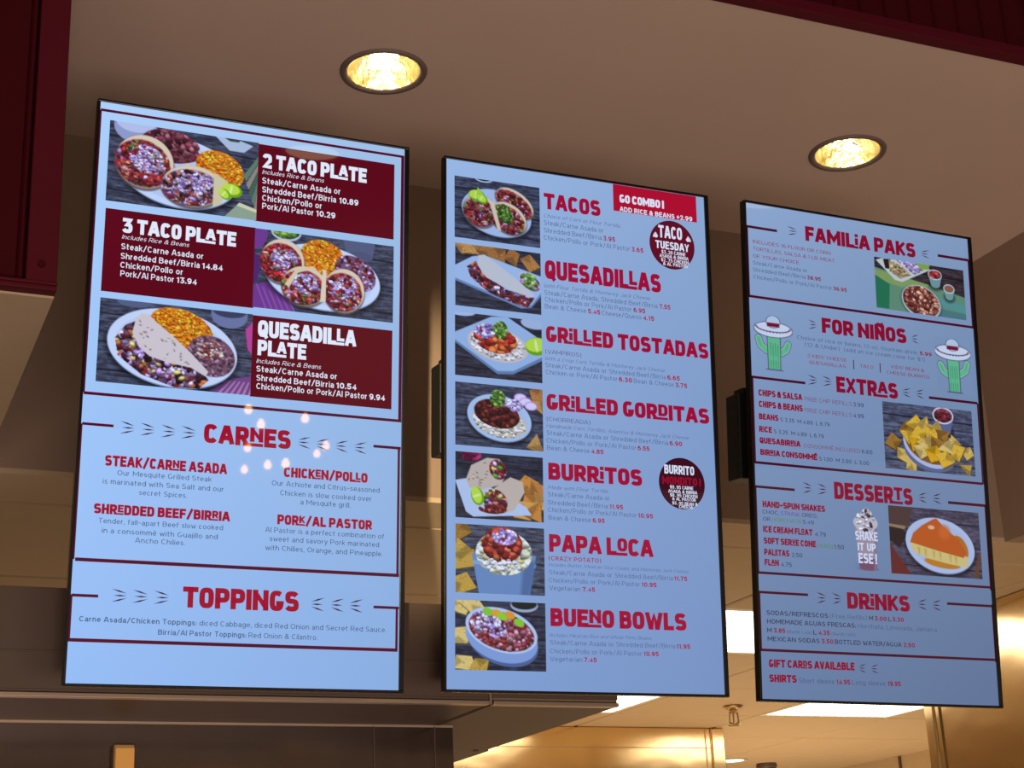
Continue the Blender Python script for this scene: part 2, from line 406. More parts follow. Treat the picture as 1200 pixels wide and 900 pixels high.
# ------------------------------------------------------------------ pictures on the menu screens
random.seed(4)
rng = np.random.default_rng(11)
MEAT = [(120, 28, 34), (168, 48, 50), (92, 22, 34), (190, 80, 66), (140, 40, 60)]
SHRED = [(96, 40, 38), (130, 62, 54), (70, 26, 34), (158, 92, 80)]
ONION = [(222, 206, 242), (186, 152, 222), (242, 236, 252), (150, 120, 190)]
GREEN = [(86, 140, 50), (150, 190, 84), (52, 100, 40)]
RICE = [(240, 158, 30), (222, 118, 18), (252, 188, 60), (204, 92, 16)]
BEAN = [(96, 38, 52), (132, 62, 76), (166, 98, 110), (74, 26, 40)]
CHIP = [(206, 164, 70), (228, 190, 96), (170, 122, 50), (238, 206, 120)]
CRUST = (228, 210, 176)
MIX = MEAT + ONION[:3] + GREEN[:1]
MIX = MEAT * 2 + [(196, 176, 214), (150, 120, 176), (214, 150, 130)] + GREEN[:1]
DARKMIX = [(60, 30, 52), (96, 60, 90), (44, 24, 40), (110, 70, 90), (150, 130, 160)] + ONION[:2] + [(196, 110, 60), (120, 40, 44)]


class Pic:
    def __init__(s, w, h, res):
        s.A = w / h; s.H = max(24, int(h / res)); s.W = max(24, int(w / res))
        s.Y, s.X = np.mgrid[0:s.H, 0:s.W]
        s.X = (s.X + .5) / s.W * s.A; s.Y = (s.Y + .5) / s.H
        s.I = np.zeros((s.H, s.W, 3)); s.px = 1.0 / s.H
    def put(s, a, c): s.I += (np.asarray(c, float) / 255 - s.I) * a[..., None]
    def sm(s, n, fx, fy):
        g = rng.random((max(2, int(fy)) + 1, max(2, int(fx)) + 1))
        yy = np.linspace(0, g.shape[0] - 1.001, s.H); xx = np.linspace(0, g.shape[1] - 1.001, s.W)
        yi = yy.astype(int); xi = xx.astype(int); fy_ = (yy - yi)[:, None]; fx_ = (xx - xi)[None]
        return (g[yi][:, xi] * (1 - fy_) * (1 - fx_) + g[yi + 1][:, xi] * fy_ * (1 - fx_) + g[yi][:, xi + 1] * (1 - fy_) * fx_ + g[yi + 1][:, xi + 1] * fy_ * fx_)
    def wood(s, a=(92, 100, 120), b=(44, 46, 62), planks=3):
        n = 0.55 * s.sm(0, s.W / 16, s.H / 1.6) + 0.3 * s.sm(0, s.W / 5, s.H / 2.5) + 0.15 * rng.random((s.H, s.W))
        n = np.clip((n - .28) * 2.0, 0, 1)
        s.I[:] = np.asarray(b) / 255 + n[..., None] * (np.asarray(a) - np.asarray(b)) / 255
        for k in range(planks):
            y = (k + .55) / planks
            s.put(np.clip(1.2 - np.abs(s.Y - y - 0.02 * s.X) / (s.px * 1.3), 0, 1) * .85, (20, 20, 30))
    def em(s, u, v, rx, ry, rot=0.0, soft=1.0):
        """ellipse mask; centre in 0..1, radii in picture heights"""
        t = math.radians(rot); dx = s.X - u * s.A; dy = s.Y - v
        a = dx * math.cos(t) + dy * math.sin(t); b = -dx * math.sin(t) + dy * math.cos(t)
        r = np.sqrt((a / rx) ** 2 + (b / ry) ** 2)
        return np.clip((1 - r) * min(rx, ry) / (s.px * soft) + .5, 0, 1), r, a / rx, b / ry
    def pm(s, pts, soft=1.0):
        """polygon mask (points in 0..1)"""
        P = [(u * s.A, v) for u, v in pts]; n = len(P)
        ins = np.zeros(s.X.shape, bool); d = np.full(s.X.shape, 9.)
        for i in range(n):
            (x1, y1), (x2, y2) = P[i], P[(i + 1) % n]
            c = ((y1 > s.Y) != (y2 > s.Y)) & (s.X < (x2 - x1) * (s.Y - y1) / ((y2 - y1) or 1e-9) + x1); ins ^= c
            L = (x2 - x1) ** 2 + (y2 - y1) ** 2 or 1e-9
            t = np.clip(((s.X - x1) * (x2 - x1) + (s.Y - y1) * (y2 - y1)) / L, 0, 1)
            d = np.minimum(d, np.hypot(s.X - x1 - t * (x2 - x1), s.Y - y1 - t * (y2 - y1)))
        return np.clip(np.where(ins, d, -d) / (s.px * soft) + .5, 0, 1)
    def ell(s, u, v, rx, ry, c, rot=0.0, soft=1.0, dark=0.0):
        a, r, p, q = s.em(u, v, rx, ry, rot, soft); s.put(a, c)
        if dark: s.I *= 1 - (a * np.clip(q * dark, 0, 1))[..., None]
        return a
    def poly(s, pts, c, soft=1.0): a = s.pm(pts, soft); s.put(a, c); return a
    def bits(s, mask, n, size, pal, asp=1.6, var=.6, edge=.38):
        ys, xs = np.nonzero(mask > .5)
        if not len(ys): return
        for k in rng.integers(0, len(ys), n):
            cx, cy = s.X[ys[k], xs[k]], s.Y[ys[k], xs[k]]
            r = size * (1 + var * (rng.random() - .5)); ra = r * asp; t = rng.random() * math.pi
            m = int(ra / s.px) + 3; y0, y1 = max(0, ys[k] - m), ys[k] + m; x0, x1 = max(0, xs[k] - m), xs[k] + m
            dx = s.X[y0:y1, x0:x1] - cx; dy = s.Y[y0:y1, x0:x1] - cy
            a = dx * math.cos(t) + dy * math.sin(t); b = -dx * math.sin(t) + dy * math.cos(t)
            rr = np.sqrt((a / ra) ** 2 + (b / r) ** 2)
            al = np.clip((1 - rr) * r / s.px + .5, 0, 1) * np.minimum(1, mask[y0:y1, x0:x1] * 1.5)
            c = np.asarray(pal[rng.integers(len(pal))]) / 255 * (.82 + .36 * rng.random())
            col = c * (1 - edge * np.clip(rr, 0, 1) ** 2 * .8)[..., None] * (1.08 - .5 * np.clip(dy / r, -1, 1))[..., None].clip(.6, 1.25)
            s.I[y0:y1, x0:x1] += (np.clip(col, 0, 1) - s.I[y0:y1, x0:x1]) * al[..., None]
    def plate(s, u, v, rx, ry, rot=0, c=(206, 222, 242)):
        a, *_ = s.em(u, v + .05, rx * 1.01, ry, rot, 8); s.I *= 1 - .65 * a[..., None]
        s.ell(u, v + .015, rx, ry, (120, 140, 176), rot); s.ell(u, v, rx, ry, c, rot)
        a, *_ = s.em(u, v, rx * .86, ry * .84, rot, 3); s.put(a * .55, (176, 196, 226))
    def taco(s, u, v, rx, ry, rot, pal=MIX, n=220, top=None):
        s.ell(u, v + .015, rx * 1.03, ry * 1.03, (96, 80, 84), rot, 3); s.ell(u, v, rx, ry, CRUST, rot, dark=.35)
        a, r, p, q = s.em(u - .012, v + .02, rx * .93, ry * .84, rot, 4); s.put(a, (84, 32, 36)); a = np.clip(a * 1.2, 0, 1) * (.55 + .6 * s.sm(0, s.W / 6, s.H / 6) > .5)
        s.bits(a, int(n * 1.5), .017, pal, 2.2, .9, .3)
        if top: b, *_ = s.em(u + .01, v - ry * .12, rx * .6, ry * .5, rot, 8); b *= (s.sm(0, s.W / 5, s.H / 5) > .35); s.bits(b, int(n * .5), .013, top, 1.9, .9)
    def rice(s, u, v, rx, ry, rot=0, n=380):
        a = s.ell(u, v, rx, ry, (222, 128, 34), rot); s.bits(a, n, .011, RICE, 2.2, .5, .15)
    def lime(s, u, v, r, rot=0):
        s.ell(u, v, r, r * .72, (110, 170, 20), rot); s.ell(u - .01, v - r * .12, r * .9, r * .55, (196, 232, 70), rot)
        s.ell(u - .01, v - r * .05, r * .12, r * .5, (232, 246, 160), rot)
    def bowl(s, u, v, rx, ry, h, fill=None, c=(150, 164, 196), pal=None):
        a, *_ = s.em(u, v + h, rx * .95, ry * 1.1, 0, 6); s.I *= 1 - .55 * a[..., None]
        s.poly([(u - rx / s.A, v), (u + rx / s.A, v), (u + rx * .66 / s.A, v + h), (u - rx * .66 / s.A, v + h)], c)
        s.ell(u, v + h, rx * .66, ry * .6, c); s.ell(u, v, rx, ry, (222, 230, 244))
        if fill:
            b = s.ell(u, v, rx * .86, ry * .8, fill)
            if pal: s.bits(b, 60, .03, pal)
    def chips(s, lst, size, pal=CHIP):
        for (u, v) in lst:
            t = rng.random() * 6.28; pts = []
            nk = 3 + int(rng.random() * 2)
            for k in range(nk):
                a = t + k * 6.2832 / nk + .5 * rng.random(); r = size * (1.0 + .6 * rng.random()); pts.append((u + r * math.cos(a) / s.A, v + r * .8 * math.sin(a)))
            c = pal[rng.integers(len(pal))]
            s.poly([(x + .006, y + .02) for x, y in pts], tuple(x * .45 for x in c), 2); m = s.poly(pts, c); s.bits(m, 22, .008, [tuple(x * .9 for x in c), tuple(min(255, x * 1.06) for x in c)], 1.4, .5, .1); h = s.pm([pts[0], pts[1], ((pts[0][0] + pts[2][0]) / 2, (pts[0][1] + pts[2][1]) / 2)], 3); s.put(h * .45, tuple(x * .5 for x in c))


def p_two_tacos(s):
    s.wood(); s.ell(.17, .04, .25, .20, (150, 162, 200)); s.ell(.17, -.02, .23, .13, (190, 200, 228))
    s.poly([(.70, .0), (.84, .0), (.96, .06), (.90, .16), (.80, .16)], (178, 196, 214)); s.poly([(.76, 0), (.88, 0), (.86, .04), (.8, .04)], (60, 66, 60))
    for k in range(5): s.poly([(.90 + .02 * k, .45 + .1 * k), (1, .18 + .1 * k), (1, .26 + .1 * k), (.92 + .02 * k, .52 + .1 * k)], [(98, 130, 104), (150, 140, 124), (70, 104, 84)][k % 3])
    s.plate(.47, .53, .70, .43, 5); s.ell(.40, .22, .34, .20, (86, 34, 48), 8)
    a, *_ = s.em(.42, .21, .34, .19, 10); s.bits(a, 190, .034, BEAN, 1.5)
    s.rice(.74, .42, .30, .22, 20); s.taco(.24, .46, .34, .33, 20, MIX, 330, ONION)
    s.poly([(.36, .80), (.50, .42), (.54, .40), (.42, .86)], CRUST, 2); s.taco(.56, .68, .36, .26, -4, DARKMIX, 330, ONION)
    s.poly([(.70, .46), (.80, .56), (.76, .84), (.70, .90)], (216, 206, 160), 2); s.lime(.83, .66, .12, 10); s.lime(.78, .72, .08, 40)
    s.poly([(.78, 1), (.88, .80), (1, .86), (1, 1)], (150, 168, 140)); s.poly([(.86, .84), (.88, .80), (1, .86), (1, .90)], (220, 216, 170))


def p_three_tacos(s):
    s.wood(); s.ell(.22, .0, .19, .12, (190, 204, 226)); a = s.ell(.22, -.01, .17, .10, (60, 130, 30)); s.bits(a, 40, .03, GREEN)
    s.poly([(.62, -.02), (.86, -.02), (.84, .22), (.66, .20)], (88, 96, 124)); s.ell(.75, .20, .16, .07, (80, 88, 118))
    PUR = [(116, 60, 140), (150, 90, 170), (84, 40, 110)]
    s.ell(.0, .06, .16, .20, PUR[0]); s.poly([(0, .72), (.10, .66), (.22, .80), (.30, 1), (0, 1)], PUR[0]); s.poly([(0, .3), (.05, .4), (.03, .66), (0, .7)], PUR[2])
    for k in range(6): s.poly([(.02 + .045 * k, .70 + .03 * k), (.028 + .045 * k, .70 + .03 * k), (.10 + .04 * k, 1), (.09 + .04 * k, 1)], PUR[1])
    s.plate(.49, .52, .73, .41, 4); s.rice(.48, .27, .28, .22, 8)
    a = s.ell(.72, .42, .28, .20, (120, 84, 120), 30); s.bits(a, 120, .02, BEAN + ONION[:2])
    s.taco(.20, .38, .27, .28, 10, MIX + [(200, 40, 50)] * 3, 260, ONION); s.taco(.36, .66, .28, .25, 0, MIX, 260, ONION); s.taco(.64, .66, .26, .28, 6, MIX, 260, ONION)
    s.poly([(.22, .66), (.30, .44), (.42, .40), (.47, .48), (.40, .44), (.31, .50), (.25, .70)], (226, 206, 168)); s.poly([(.485, .42), (.51, .42), (.51, .82), (.47, .84)], (232, 214, 178))


def p_quesadilla(s):
    s.wood(); s.ell(.22, .02, .2, .06, (90, 100, 130)); s.ell(.84, .05, .22, .16, (110, 122, 160)); s.ell(.84, .0, .2, .08, (60, 66, 90))
    s.poly([(.95, .2), (1, .1), (1, .5), (.97, .45)], (190, 70, 150))
    s.poly([(.72, 1), (.84, .84), (1, .76), (1, 1)], (120, 70, 130))
    for k in range(6): s.poly([(.78 + .04 * k, 1), (.86 + .03 * k, .84), (.87 + .03 * k, .84), (.80 + .04 * k, 1)], (176, 130, 170))
    s.plate(.48, .52, .76, .46, 6); s.rice(.53, .27, .38, .22, 16, 560)
    a = s.ell(.73, .57, .29, .24, (120, 84, 100), 20); s.bits(a, 150, .018, [(132, 96, 116), (150, 112, 130), (104, 66, 84)], 2, .5, .3)
    a, *_ = s.em(.72, .50, .18, .12, 10); s.bits(a, 70, .014, [(226, 220, 190), (200, 170, 170), (150, 60, 60)], 2)
    m = s.pm([(.17, .30), (.26, .22), (.30, .6), (.66, .74), (.72, .86), (.66, .97), (.50, .98), (.28, .86), (.13, .66), (.11, .46)])
    s.put(m, (80, 50, 60)); s.bits(m, 420, .026, DARKMIX + [(206, 190, 110)])
    s.poly([(.235, .20), (.27, .14), (.32, .15), (.36, .22), (.48, .38), (.60, .56), (.715, .76), (.70, .82), (.60, .73), (.46, .70), (.33, .64), (.26, .54), (.215, .38)], (216, 206, 202))
    m = s.pm([(.24, .22), (.32, .17), (.68, .74), (.46, .68), (.27, .52)]); s.bits(m, 26, .010, [(178, 160, 150)], 2, .5, .1)


def p_tacos(s):
    s.wood(); s.ell(.34, .0, .14, .05, (210, 220, 235)); s.ell(.34, -.01, .12, .04, (24, 20, 26))
    s.plate(.49, .52, .58, .37, 8, (176, 200, 226)); s.taco(.70, .32, .34, .20, 28, MIX, 150)
    s.taco(.30, .52, .28, .26, 20, MIX, 200); s.taco(.62, .58, .32, .24, 25, MIX, 200)
    a, *_ = s.em(.58, .52, .13, .17, -30); s.bits(a, 90, .018, GREEN); s.lime(.26, .28, .13, 0); s.lime(.32, .32, .10, 30)
    s.poly([(.27, .14), (.34, .26), (.25, .28)], (170, 220, 60)); s.poly([(.40, .34), (.46, .34), (.54, .80), (.50, .80)], CRUST, 2)


def p_quesa2(s):
    s.wood((70, 74, 92), (36, 38, 52)); s.chips([(.08, .06), (.2, .05), (.38, .08), (.52, .1), (.66, .12), (.86, .18)], .13, [(190, 130, 70), (206, 150, 84), (170, 112, 60)])
    s.poly([(-.02, .42), (.20, .22), (.34, .18), (1, .42), (1.02, .66), (.88, .90), (.76, .93), (0, .60)], (110, 140, 180)); s.poly([(-.02, .38), (.20, .19), (.34, .15), (1, .38), (1.02, .60), (.88, .86), (.76, .89), (0, .56)], (170, 196, 228))
    a = s.ell(.86, .48, .20, .12, (206, 196, 220), 32); s.bits(a, 40, .03, GREEN[:2] + [(200, 150, 190)])
    m = s.pm([(.14, .36), (.24, .26), (.32, .46), (.60, .66), (.92, .74), (.84, .90), (.68, .86), (.40, .74), (.18, .52)]); s.put(m, (80, 40, 50)); s.bits(m, 230, .024, DARKMIX + MEAT)
    s.poly([(.27, .16), (.34, .14), (.46, .24), (.72, .48), (.92, .70), (.88, .74), (.60, .64), (.36, .50), (.26, .32)], (206, 206, 206))


def p_tostada(s):
    s.wood((66, 66, 84), (34, 34, 46)); s.ell(.08, .0, .22, .06, (180, 200, 226)); s.ell(.92, .05, .24, .1, (170, 190, 214))
    s.poly([(-.05, .40), (.42, .05), (.60, .03), (1.05, .40), (1.05, .60), (.66, .90), (.48, .92), (-.02, .46)], (106, 134, 170)); s.poly([(-.05, .36), (.42, .02), (.60, .0), (1.05, .36), (1.05, .54), (.66, .85), (.48, .87), (-.02, .42)], (160, 190, 222))
    s.ell(.49, .46, .50, .26, (214, 200, 190), 8); a, *_ = s.em(.49, .46, .46, .23, 8); s.bits(a, 150, .024, [(238, 232, 226), (222, 208, 198)], 1.8, .6, .08)
    a, *_ = s.em(.46, .38, .36, .21, 8); s.bits(a, 110, .05, [(190, 50, 40), (214, 70, 50), (160, 30, 34), (226, 120, 60)], 1.2)
    a, *_ = s.em(.36, .26, .20, .12, 0); s.bits(a, 60, .026, ONION); a, *_ = s.em(.52, .22, .12, .14, 0); s.bits(a, 100, .02, GREEN); s.lime(.94, .42, .20, -10)


def p_gordita(s):
    s.wood(); s.chips([(.95, .1), (.98, .25), (.92, .88)], .16, [(186, 124, 66), (200, 150, 84)])
    s.plate(.50, .52, .54, .36, 10, (180, 204, 230)); s.ell(.50, .58, .46, .25, (206, 198, 182), 10); a, *_ = s.em(.5, .6, .44, .23, 10); s.bits(a, 130, .022, [(226, 222, 206), (206, 196, 172)], 1.8, .6, .08)
    a = s.ell(.47, .46, .38, .22, (70, 26, 30), 10); s.bits(a, 170, .030, [(110, 40, 38), (140, 60, 50), (80, 24, 30), (60, 20, 30)], 1.8)
    for k in range(3): s.ell(.74 + .06 * k, .17 + .06 * k, .11, .07, (206, 150, 206)); s.ell(.74 + .06 * k, .17 + .06 * k, .09, .055, (232, 220, 244))
    a, *_ = s.em(.66, .30, .16, .10, 0); s.bits(a, 60, .022, ONION); a, *_ = s.em(.48, .22, .13, .14, 0); s.bits(a, 120, .02, GREEN)


def p_burrito(s):
    s.wood((64, 66, 84), (32, 34, 46)); a = s.ell(.18, .04, .16, .10, (110, 20, 60)); s.bits(a, 30, .05, [(160, 40, 90), (90, 10, 50)])
    s.chips([(.80, .45), (.92, .55), (.86, .72), (.98, .70), (.76, .84), (.90, .88)], .17, [(214, 140, 60), (226, 164, 80), (200, 128, 60)])
    s.poly([(.0, .44), (.20, .38), (.80, .78), (.86, .90), (.20, .97), (.12, .90)], (190, 208, 232))
    T = (206, 188, 168)
    s.poly([(.12, .42), (.18, .20), (.36, .07), (.50, .08), (.58, .26), (.52, .46), (.30, .56), (.16, .54)], T); a = s.ell(.48, .24, .155, .13, (120, 50, 50), 60); s.bits(a, 90, .026, MIX + [(230, 210, 120)])
    s.poly([(.34, .80), (.40, .56), (.62, .34), (.76, .40), (.78, .56), (.66, .84), (.52, .90)], T); a = s.ell(.45, .72, .20, .17, (120, 50, 50), 30); s.bits(a, 130, .026, MIX + [(230, 210, 120)])
    a, *_ = s.em(.42, .84, .22, .07, 0); s.bits(a, 60, .026, MEAT); s.lime(.25, .66, .14, 70)
    m = s.pm([(.14, .42), (.34, .10), (.40, .3), (.3, .52)]); s.bits(m, 14, .012, [(170, 150, 130)], 2, .5, .1)


def p_papa(s):
    s.wood((96, 104, 124), (46, 48, 60)); s.chips([(.04, .08), (.06, .36), (.08, .52), (.06, .88)], .17)
    s.poly([(.18, .42), (.90, .42), (.82, 1.02), (.26, 1.02)], (112, 146, 188)); s.poly([(.19, .52), (.90, .54), (.89, .60), (.20, .58)], (140, 172, 208)); s.poly([(.76, .5), (.9, .5), (.82, 1.02), (.72, 1.02)], (84, 114, 156), 6)
    a = s.ell(.54, .40, .44, .32, (216, 218, 206)); s.bits(a, 260, .04, [(236, 236, 224), (206, 204, 170), (190, 200, 200), (226, 214, 150)], 1.5, .6, .15)
    a, *_ = s.em(.52, .28, .32, .26, 0); s.bits(a, 190, .042, [(196, 70, 50), (220, 110, 70), (150, 30, 40), (110, 24, 34)], 1.3); a, *_ = s.em(.55, .16, .2, .12, 0); s.bits(a, 50, .026, ONION)
    a, *_ = s.em(.5, .56, .34, .08, 0); s.bits(a, 40, .03, [(240, 240, 232)], 1.1)


def p_bowl(s):
    s.wood((70, 74, 92), (30, 34, 48)); s.chips([(.06, .1), (.2, .06), (.04, .5), (.1, .9), (.26, .94)], .15)
    s.ell(.76, .05, .22, .1, (170, 180, 200)); s.ell(.76, .03, .2, .08, (30, 36, 34))
    s.ell(.52, .58, .57, .34, (84, 106, 150), 16); s.ell(.51, .54, .575, .33, (140, 168, 212), 14); s.ell(.51, .42, .575, .31, (196, 214, 238), 14)
    a = s.ell(.51, .43, .52, .27, (130, 50, 60), 14); s.bits(a, 380, .030, [(176, 96, 110), (140, 50, 66), (206, 150, 160), (110, 34, 44), (190, 70, 60)], 1.4)
    a, *_ = s.em(.36, .34, .3, .16, 20); s.bits(a, 60, .026, ONION)
    for (u, v, c) in ((.36, .16, (140, 210, 50)), (.46, .18, (240, 170, 50)), (.52, .22, (150, 220, 50)), (.60, .20, (240, 160, 50)), (.70, .30, (140, 214, 50))): s.ell(u, v, .085, .055, c, 20)


def p_family(s):
    s.wood((80, 66, 70), (40, 32, 38))
    s.poly([(0, .2), (1, .55), (1, 1), (0, 1)], (104, 150, 120)); s.poly([(0, .24), (.6, .40), (.5, .6), (0, .42)], (140, 168, 96)); s.poly([(.3, .5), (1, .72), (1, .86), (.3, .66)], (92, 156, 150)); s.poly([(0, .35), (.16, .5), (.14, .98), (0, .98)], (40, 120, 84)); s.poly([(.5, .8), (1, .88), (1, 1), (.5, 1)], (80, 130, 130))
    s.poly([(.02, .06), (.10, .0), (.56, .0), (.62, .10), (.30, .42), (.22, .40)], (206, 216, 210)); a = s.poly([(.10, .02), (.18, .0), (.2, .2), (.12, .2)], (40, 30, 30))
    a = s.poly([(.16, .02), (.30, .10), (.40, .26), (.28, .36), (.17, .24)], (196, 176, 130)); s.bits(a, 70, .03, [(214, 196, 150), (176, 150, 104)])
    a = s.poly([(.24, .0), (.46, .0), (.54, .14), (.44, .24)], (176, 160, 206)); s.bits(a, 60, .024, ONION); a = s.poly([(.46, .0), (.62, .0), (.6, .1), (.52, .12)], (140, 176, 70))
    s.bowl(.67, .18, .16, .10, .20, (150, 30, 46), (120, 160, 160), MEAT); s.bowl(.82, .42, .13, .09, .17, (150, 100, 70), (120, 166, 160))
    a, *_ = s.em(.50, .78, .46, .32, 12, 6); s.I *= 1 - .4 * a[..., None]
    s.ell(.50, .76, .45, .32, (190, 206, 206), 12); a = s.ell(.50, .75, .42, .29, (110, 56, 50), 12); s.bits(a, 330, .030, [(196, 124, 100), (160, 84, 66), (120, 50, 46), (222, 170, 140), (96, 40, 40)], 1.5)


def p_chips(s):
    s.wood((110, 118, 140), (58, 60, 80)); s.bowl(.67, .12, .19, .13, .24, (130, 50, 60), (100, 110, 146), [(150, 66, 76), (110, 36, 48)])
    s.chips([(.10, .58), (.2, .78), (.30, .90), (.92, .66), (.9, .9)], .11)
    s.ell(.50, .68, .47, .30, (96, 110, 150), 12); s.ell(.50, .60, .48, .32, (190, 200, 226), 16); s.ell(.50, .58, .44, .28, (140, 90, 40), 16)
    s.chips([(.28, .36), (.36, .30), (.46, .28), (.58, .32), (.26, .48), (.40, .42), (.52, .40), (.66, .42), (.76, .52), (.34, .58), (.46, .56), (.60, .54), (.70, .62), (.80, .66), (.42, .68), (.54, .72), (.66, .76)], .13, CHIP + [(232, 176, 30), (240, 190, 60)])


def p_flan(s):
    s.wood((104, 98, 118), (56, 50, 66)); s.poly([(0, 0), (.26, 0), (.22, .28), (.12, .34), (0, .3)], (84, 62, 58)); s.poly([(0, .3), (.12, .32), (.2, .4), (.1, .62), (0, .5)], (50, 36, 36)); s.poly([(.0, .27), (.18, .29), (.17, .34), (0, .31)], (160, 130, 96))
    s.poly([(0, .55), (.22, 1), (0, 1)], (110, 46, 44)); s.poly([(.9, .96), (.98, .6), (1, .6), (.95, 1)], (110, 70, 50))
    s.plate(.55, .54, .62, .40, 8, (190, 206, 234)); s.ell(.56, .80, .32, .07, (206, 134, 40), 6); s.ell(.76, .56, .14, .2, (190, 120, 40), -30)
    s.poly([(.22, .50), (.24, .64), (.40, .74), (.62, .80), (.84, .84), (.85, .68), (.60, .62)], (226, 206, 130)); m = s.pm([(.22, .50), (.24, .64), (.40, .74), (.62, .80), (.84, .84), (.85, .68), (.60, .62)]); [s.poly([(x, .56 + (x - .22) * .25), (x + .025, .57 + (x - .22) * .25), (x + .02, .66 + (x - .22) * .25), (x + .01, .68 + (x - .22) * .25)], (206, 176, 84), 3) for x in (.30, .37, .46, .53, .64, .70)]
    s.poly([(.48, .16), (.52, .14), (.60, .26), (.76, .44), (.83, .62), (.80, .70), (.52, .62), (.22, .52), (.26, .38), (.36, .26)], (206, 96, 34)); s.ell(.46, .28, .06, .03, (240, 190, 150)); s.ell(.6, .34, .1, .1, (220, 110, 44), 40, 8)


def p_shake(s):
    s.I[:] = s.bg
    a, *_ = s.em(.25, .93, .14, .05, 0, 12); s.put(a * .5, (96, 120, 160)); C1 = (150, 134, 156)
    s.poly([(.10, .34), (.94, .32), (.84, .98), (.24, .98)], C1); s.poly([(.16, .80), (.90, .80), (.86, .95), (.22, .95)], (112, 76, 104)); s.ell(.55, .96, .17, .025, (112, 76, 104))
    s.poly([(.84, .34), (.94, .32), (.84, .98), (.76, .98)], (120, 110, 140), 3)
    for (u, v, r) in ((.5, .30, .17), (.3, .26, .12), (.72, .26, .12), (.5, .16, .10), (.55, .08, .06)): s.ell(u, v, r, r * .8, (176, 176, 196))
    a, *_ = s.em(.5, .22, .17, .18, 0); s.bits(a, 26, .020, [(70, 50, 66), (214, 214, 228), (200, 200, 216)], 2)
    s.ell(.5, .37, .05, .03, (60, 44, 60))


def p_cactus(s, flip=False):
    s.I[:] = s.bg
    G, GD, K, MR = (92, 176, 138), (60, 128, 104), (46, 40, 64), (110, 16, 48)
    def arm(pts, w, c):
        for (u0, v0), (u1, v1) in zip(pts, pts[1:]):
            for t in np.linspace(0, 1, 7): s.ell(u0 + (u1 - u0) * t, v0 + (v1 - v0) * t, w, w, c)
    for pts in (((.12, .44), (.17, .56), (.32, .64)), ((.86, .50), (.80, .60), (.68, .66))):
        arm(pts, .070, K); arm(pts, .060, (176, 200, 220)); arm(pts, .050, G)
        arm([pts[0], pts[1]], .006, GD)
    s.poly([(.33, .34), (.68, .34), (.66, .97), (.34, .97)], K); s.poly([(.345, .34), (.665, .34), (.645, .965), (.355, .965)], G)
    for k, u in enumerate((.41, .47, .53, .59)): s.poly([(u, .50 + .05 * (k % 2)), (u + .02, .50), (u + .015, .74 + .06 * (k % 2)), (u, .72)], GD); s.poly([(u, .82), (u + .02, .80), (u + .015, .95), (u, .95)], GD)
    s.poly([(.28, .975), (.72, .975), (.72, .985), (.28, .985)], K)
    s.ell(.5, .26, .40, .145, K); s.ell(.5, .26, .385, .135, (188, 204, 232)); s.ell(.5, .225, .35, .085, K); s.ell(.5, .215, .345, .080, (188, 204, 232))
    s.ell(.5, .12, .145, .115, K); s.ell(.5, .12, .135, .108, (168, 190, 222)); s.poly([(.35, .14), (.65, .14), (.66, .21), (.34, .21)], MR)
    for k in range(15):
        t = math.pi * (.06 + .88 * k / 14); s.ell(.5 - .43 * math.cos(t), .20 + .10 * math.sin(t) + .012, .012, .012, MR)
    if flip: s.I = s.I[:, ::-1]


BG = {0: [(164, 199, 240), (142, 180, 235)], 1: [(144, 174, 218), (122, 152, 204)], 2: [(132, 158, 198), (98, 120, 158)]}
SW, SH = 0.529, 0.941


def to_col(c01, ti, v):
    return lin(c01)


PH = {'photo1': (p_two_tacos, 'food photo of two tacos with beans and rice on an oval plate'),
      'photo2': (p_three_tacos, 'food photo of three tacos with rice and beans on an oval plate'),
      'photo3': (p_quesadilla, 'food photo of a folded quesadilla with rice and refried beans'),
      'photo4': (p_tacos, 'food photo of three tacos with lime wedges on a blue plate'),
      'photo5': (p_quesa2, 'food photo of a folded quesadilla on a long blue plate'),
      'photo6': (p_tostada, 'food photo of a tostada with red meat and lime on a square plate'),
      'photo7': (p_gordita, 'food photo of a round gordita topped with shredded beef and cilantro'),
      'photo8': (p_burrito, 'food photo of a cut burrito with tortilla chips'),
      'photo9': (p_papa, 'food photo of a loaded potato in a blue cup'),
      'photo10': (p_bowl, 'food photo of a meat and bean bowl'),
      'photo11': (p_family, 'food photo of a big meat bowl with two dips on green cloth'),
      'photo12': (p_chips, 'food photo of tortilla chips in a bowl beside salsa'),
      'photo13': (p_flan, 'food photo of a slice of caramel flan on a round plate'),
      'photo14': (p_shake, 'picture of a whipped cream milkshake in a lettered cup'),
      'cactus1': (p_cactus, 'drawing of a green cactus in a wide sombrero'),
      'cactus2': (lambda s: p_cactus(s, True), 'drawing of a green cactus in a wide sombrero')}


def colored(name, V, F, cols, parent, depth, label=None):
    """flat printed shape on the display, V = (u,v); cols per vertex (linear)"""
    me = bpy.data.meshes.new(name)
    V = np.asarray(V, float)
    P = np.column_stack([V[:, 0], np.full(len(V), -depth), V[:, 1]])
    me.from_pydata(P.tolist(), [], F); me.update()
    at = me.color_attributes.new('Col', 'FLOAT_COLOR', 'POINT')
    c = np.ones((len(V), 4)); c[:, :3] = cols
    at.data.foreach_set('color', c.ravel())
    me.materials.append(M['display'])
    o = bpy.data.objects.new(name, me); COL.objects.link(o); o.parent = parent
    if label: o['label'] = label
    return o


def grid_faces(w, h):
    i = np.arange((h - 1) * (w - 1)); r = i // (w - 1); c = i % (w - 1); a = r * w + c
    return np.column_stack([a, a + w, a + w + 1, a + 1]).tolist()


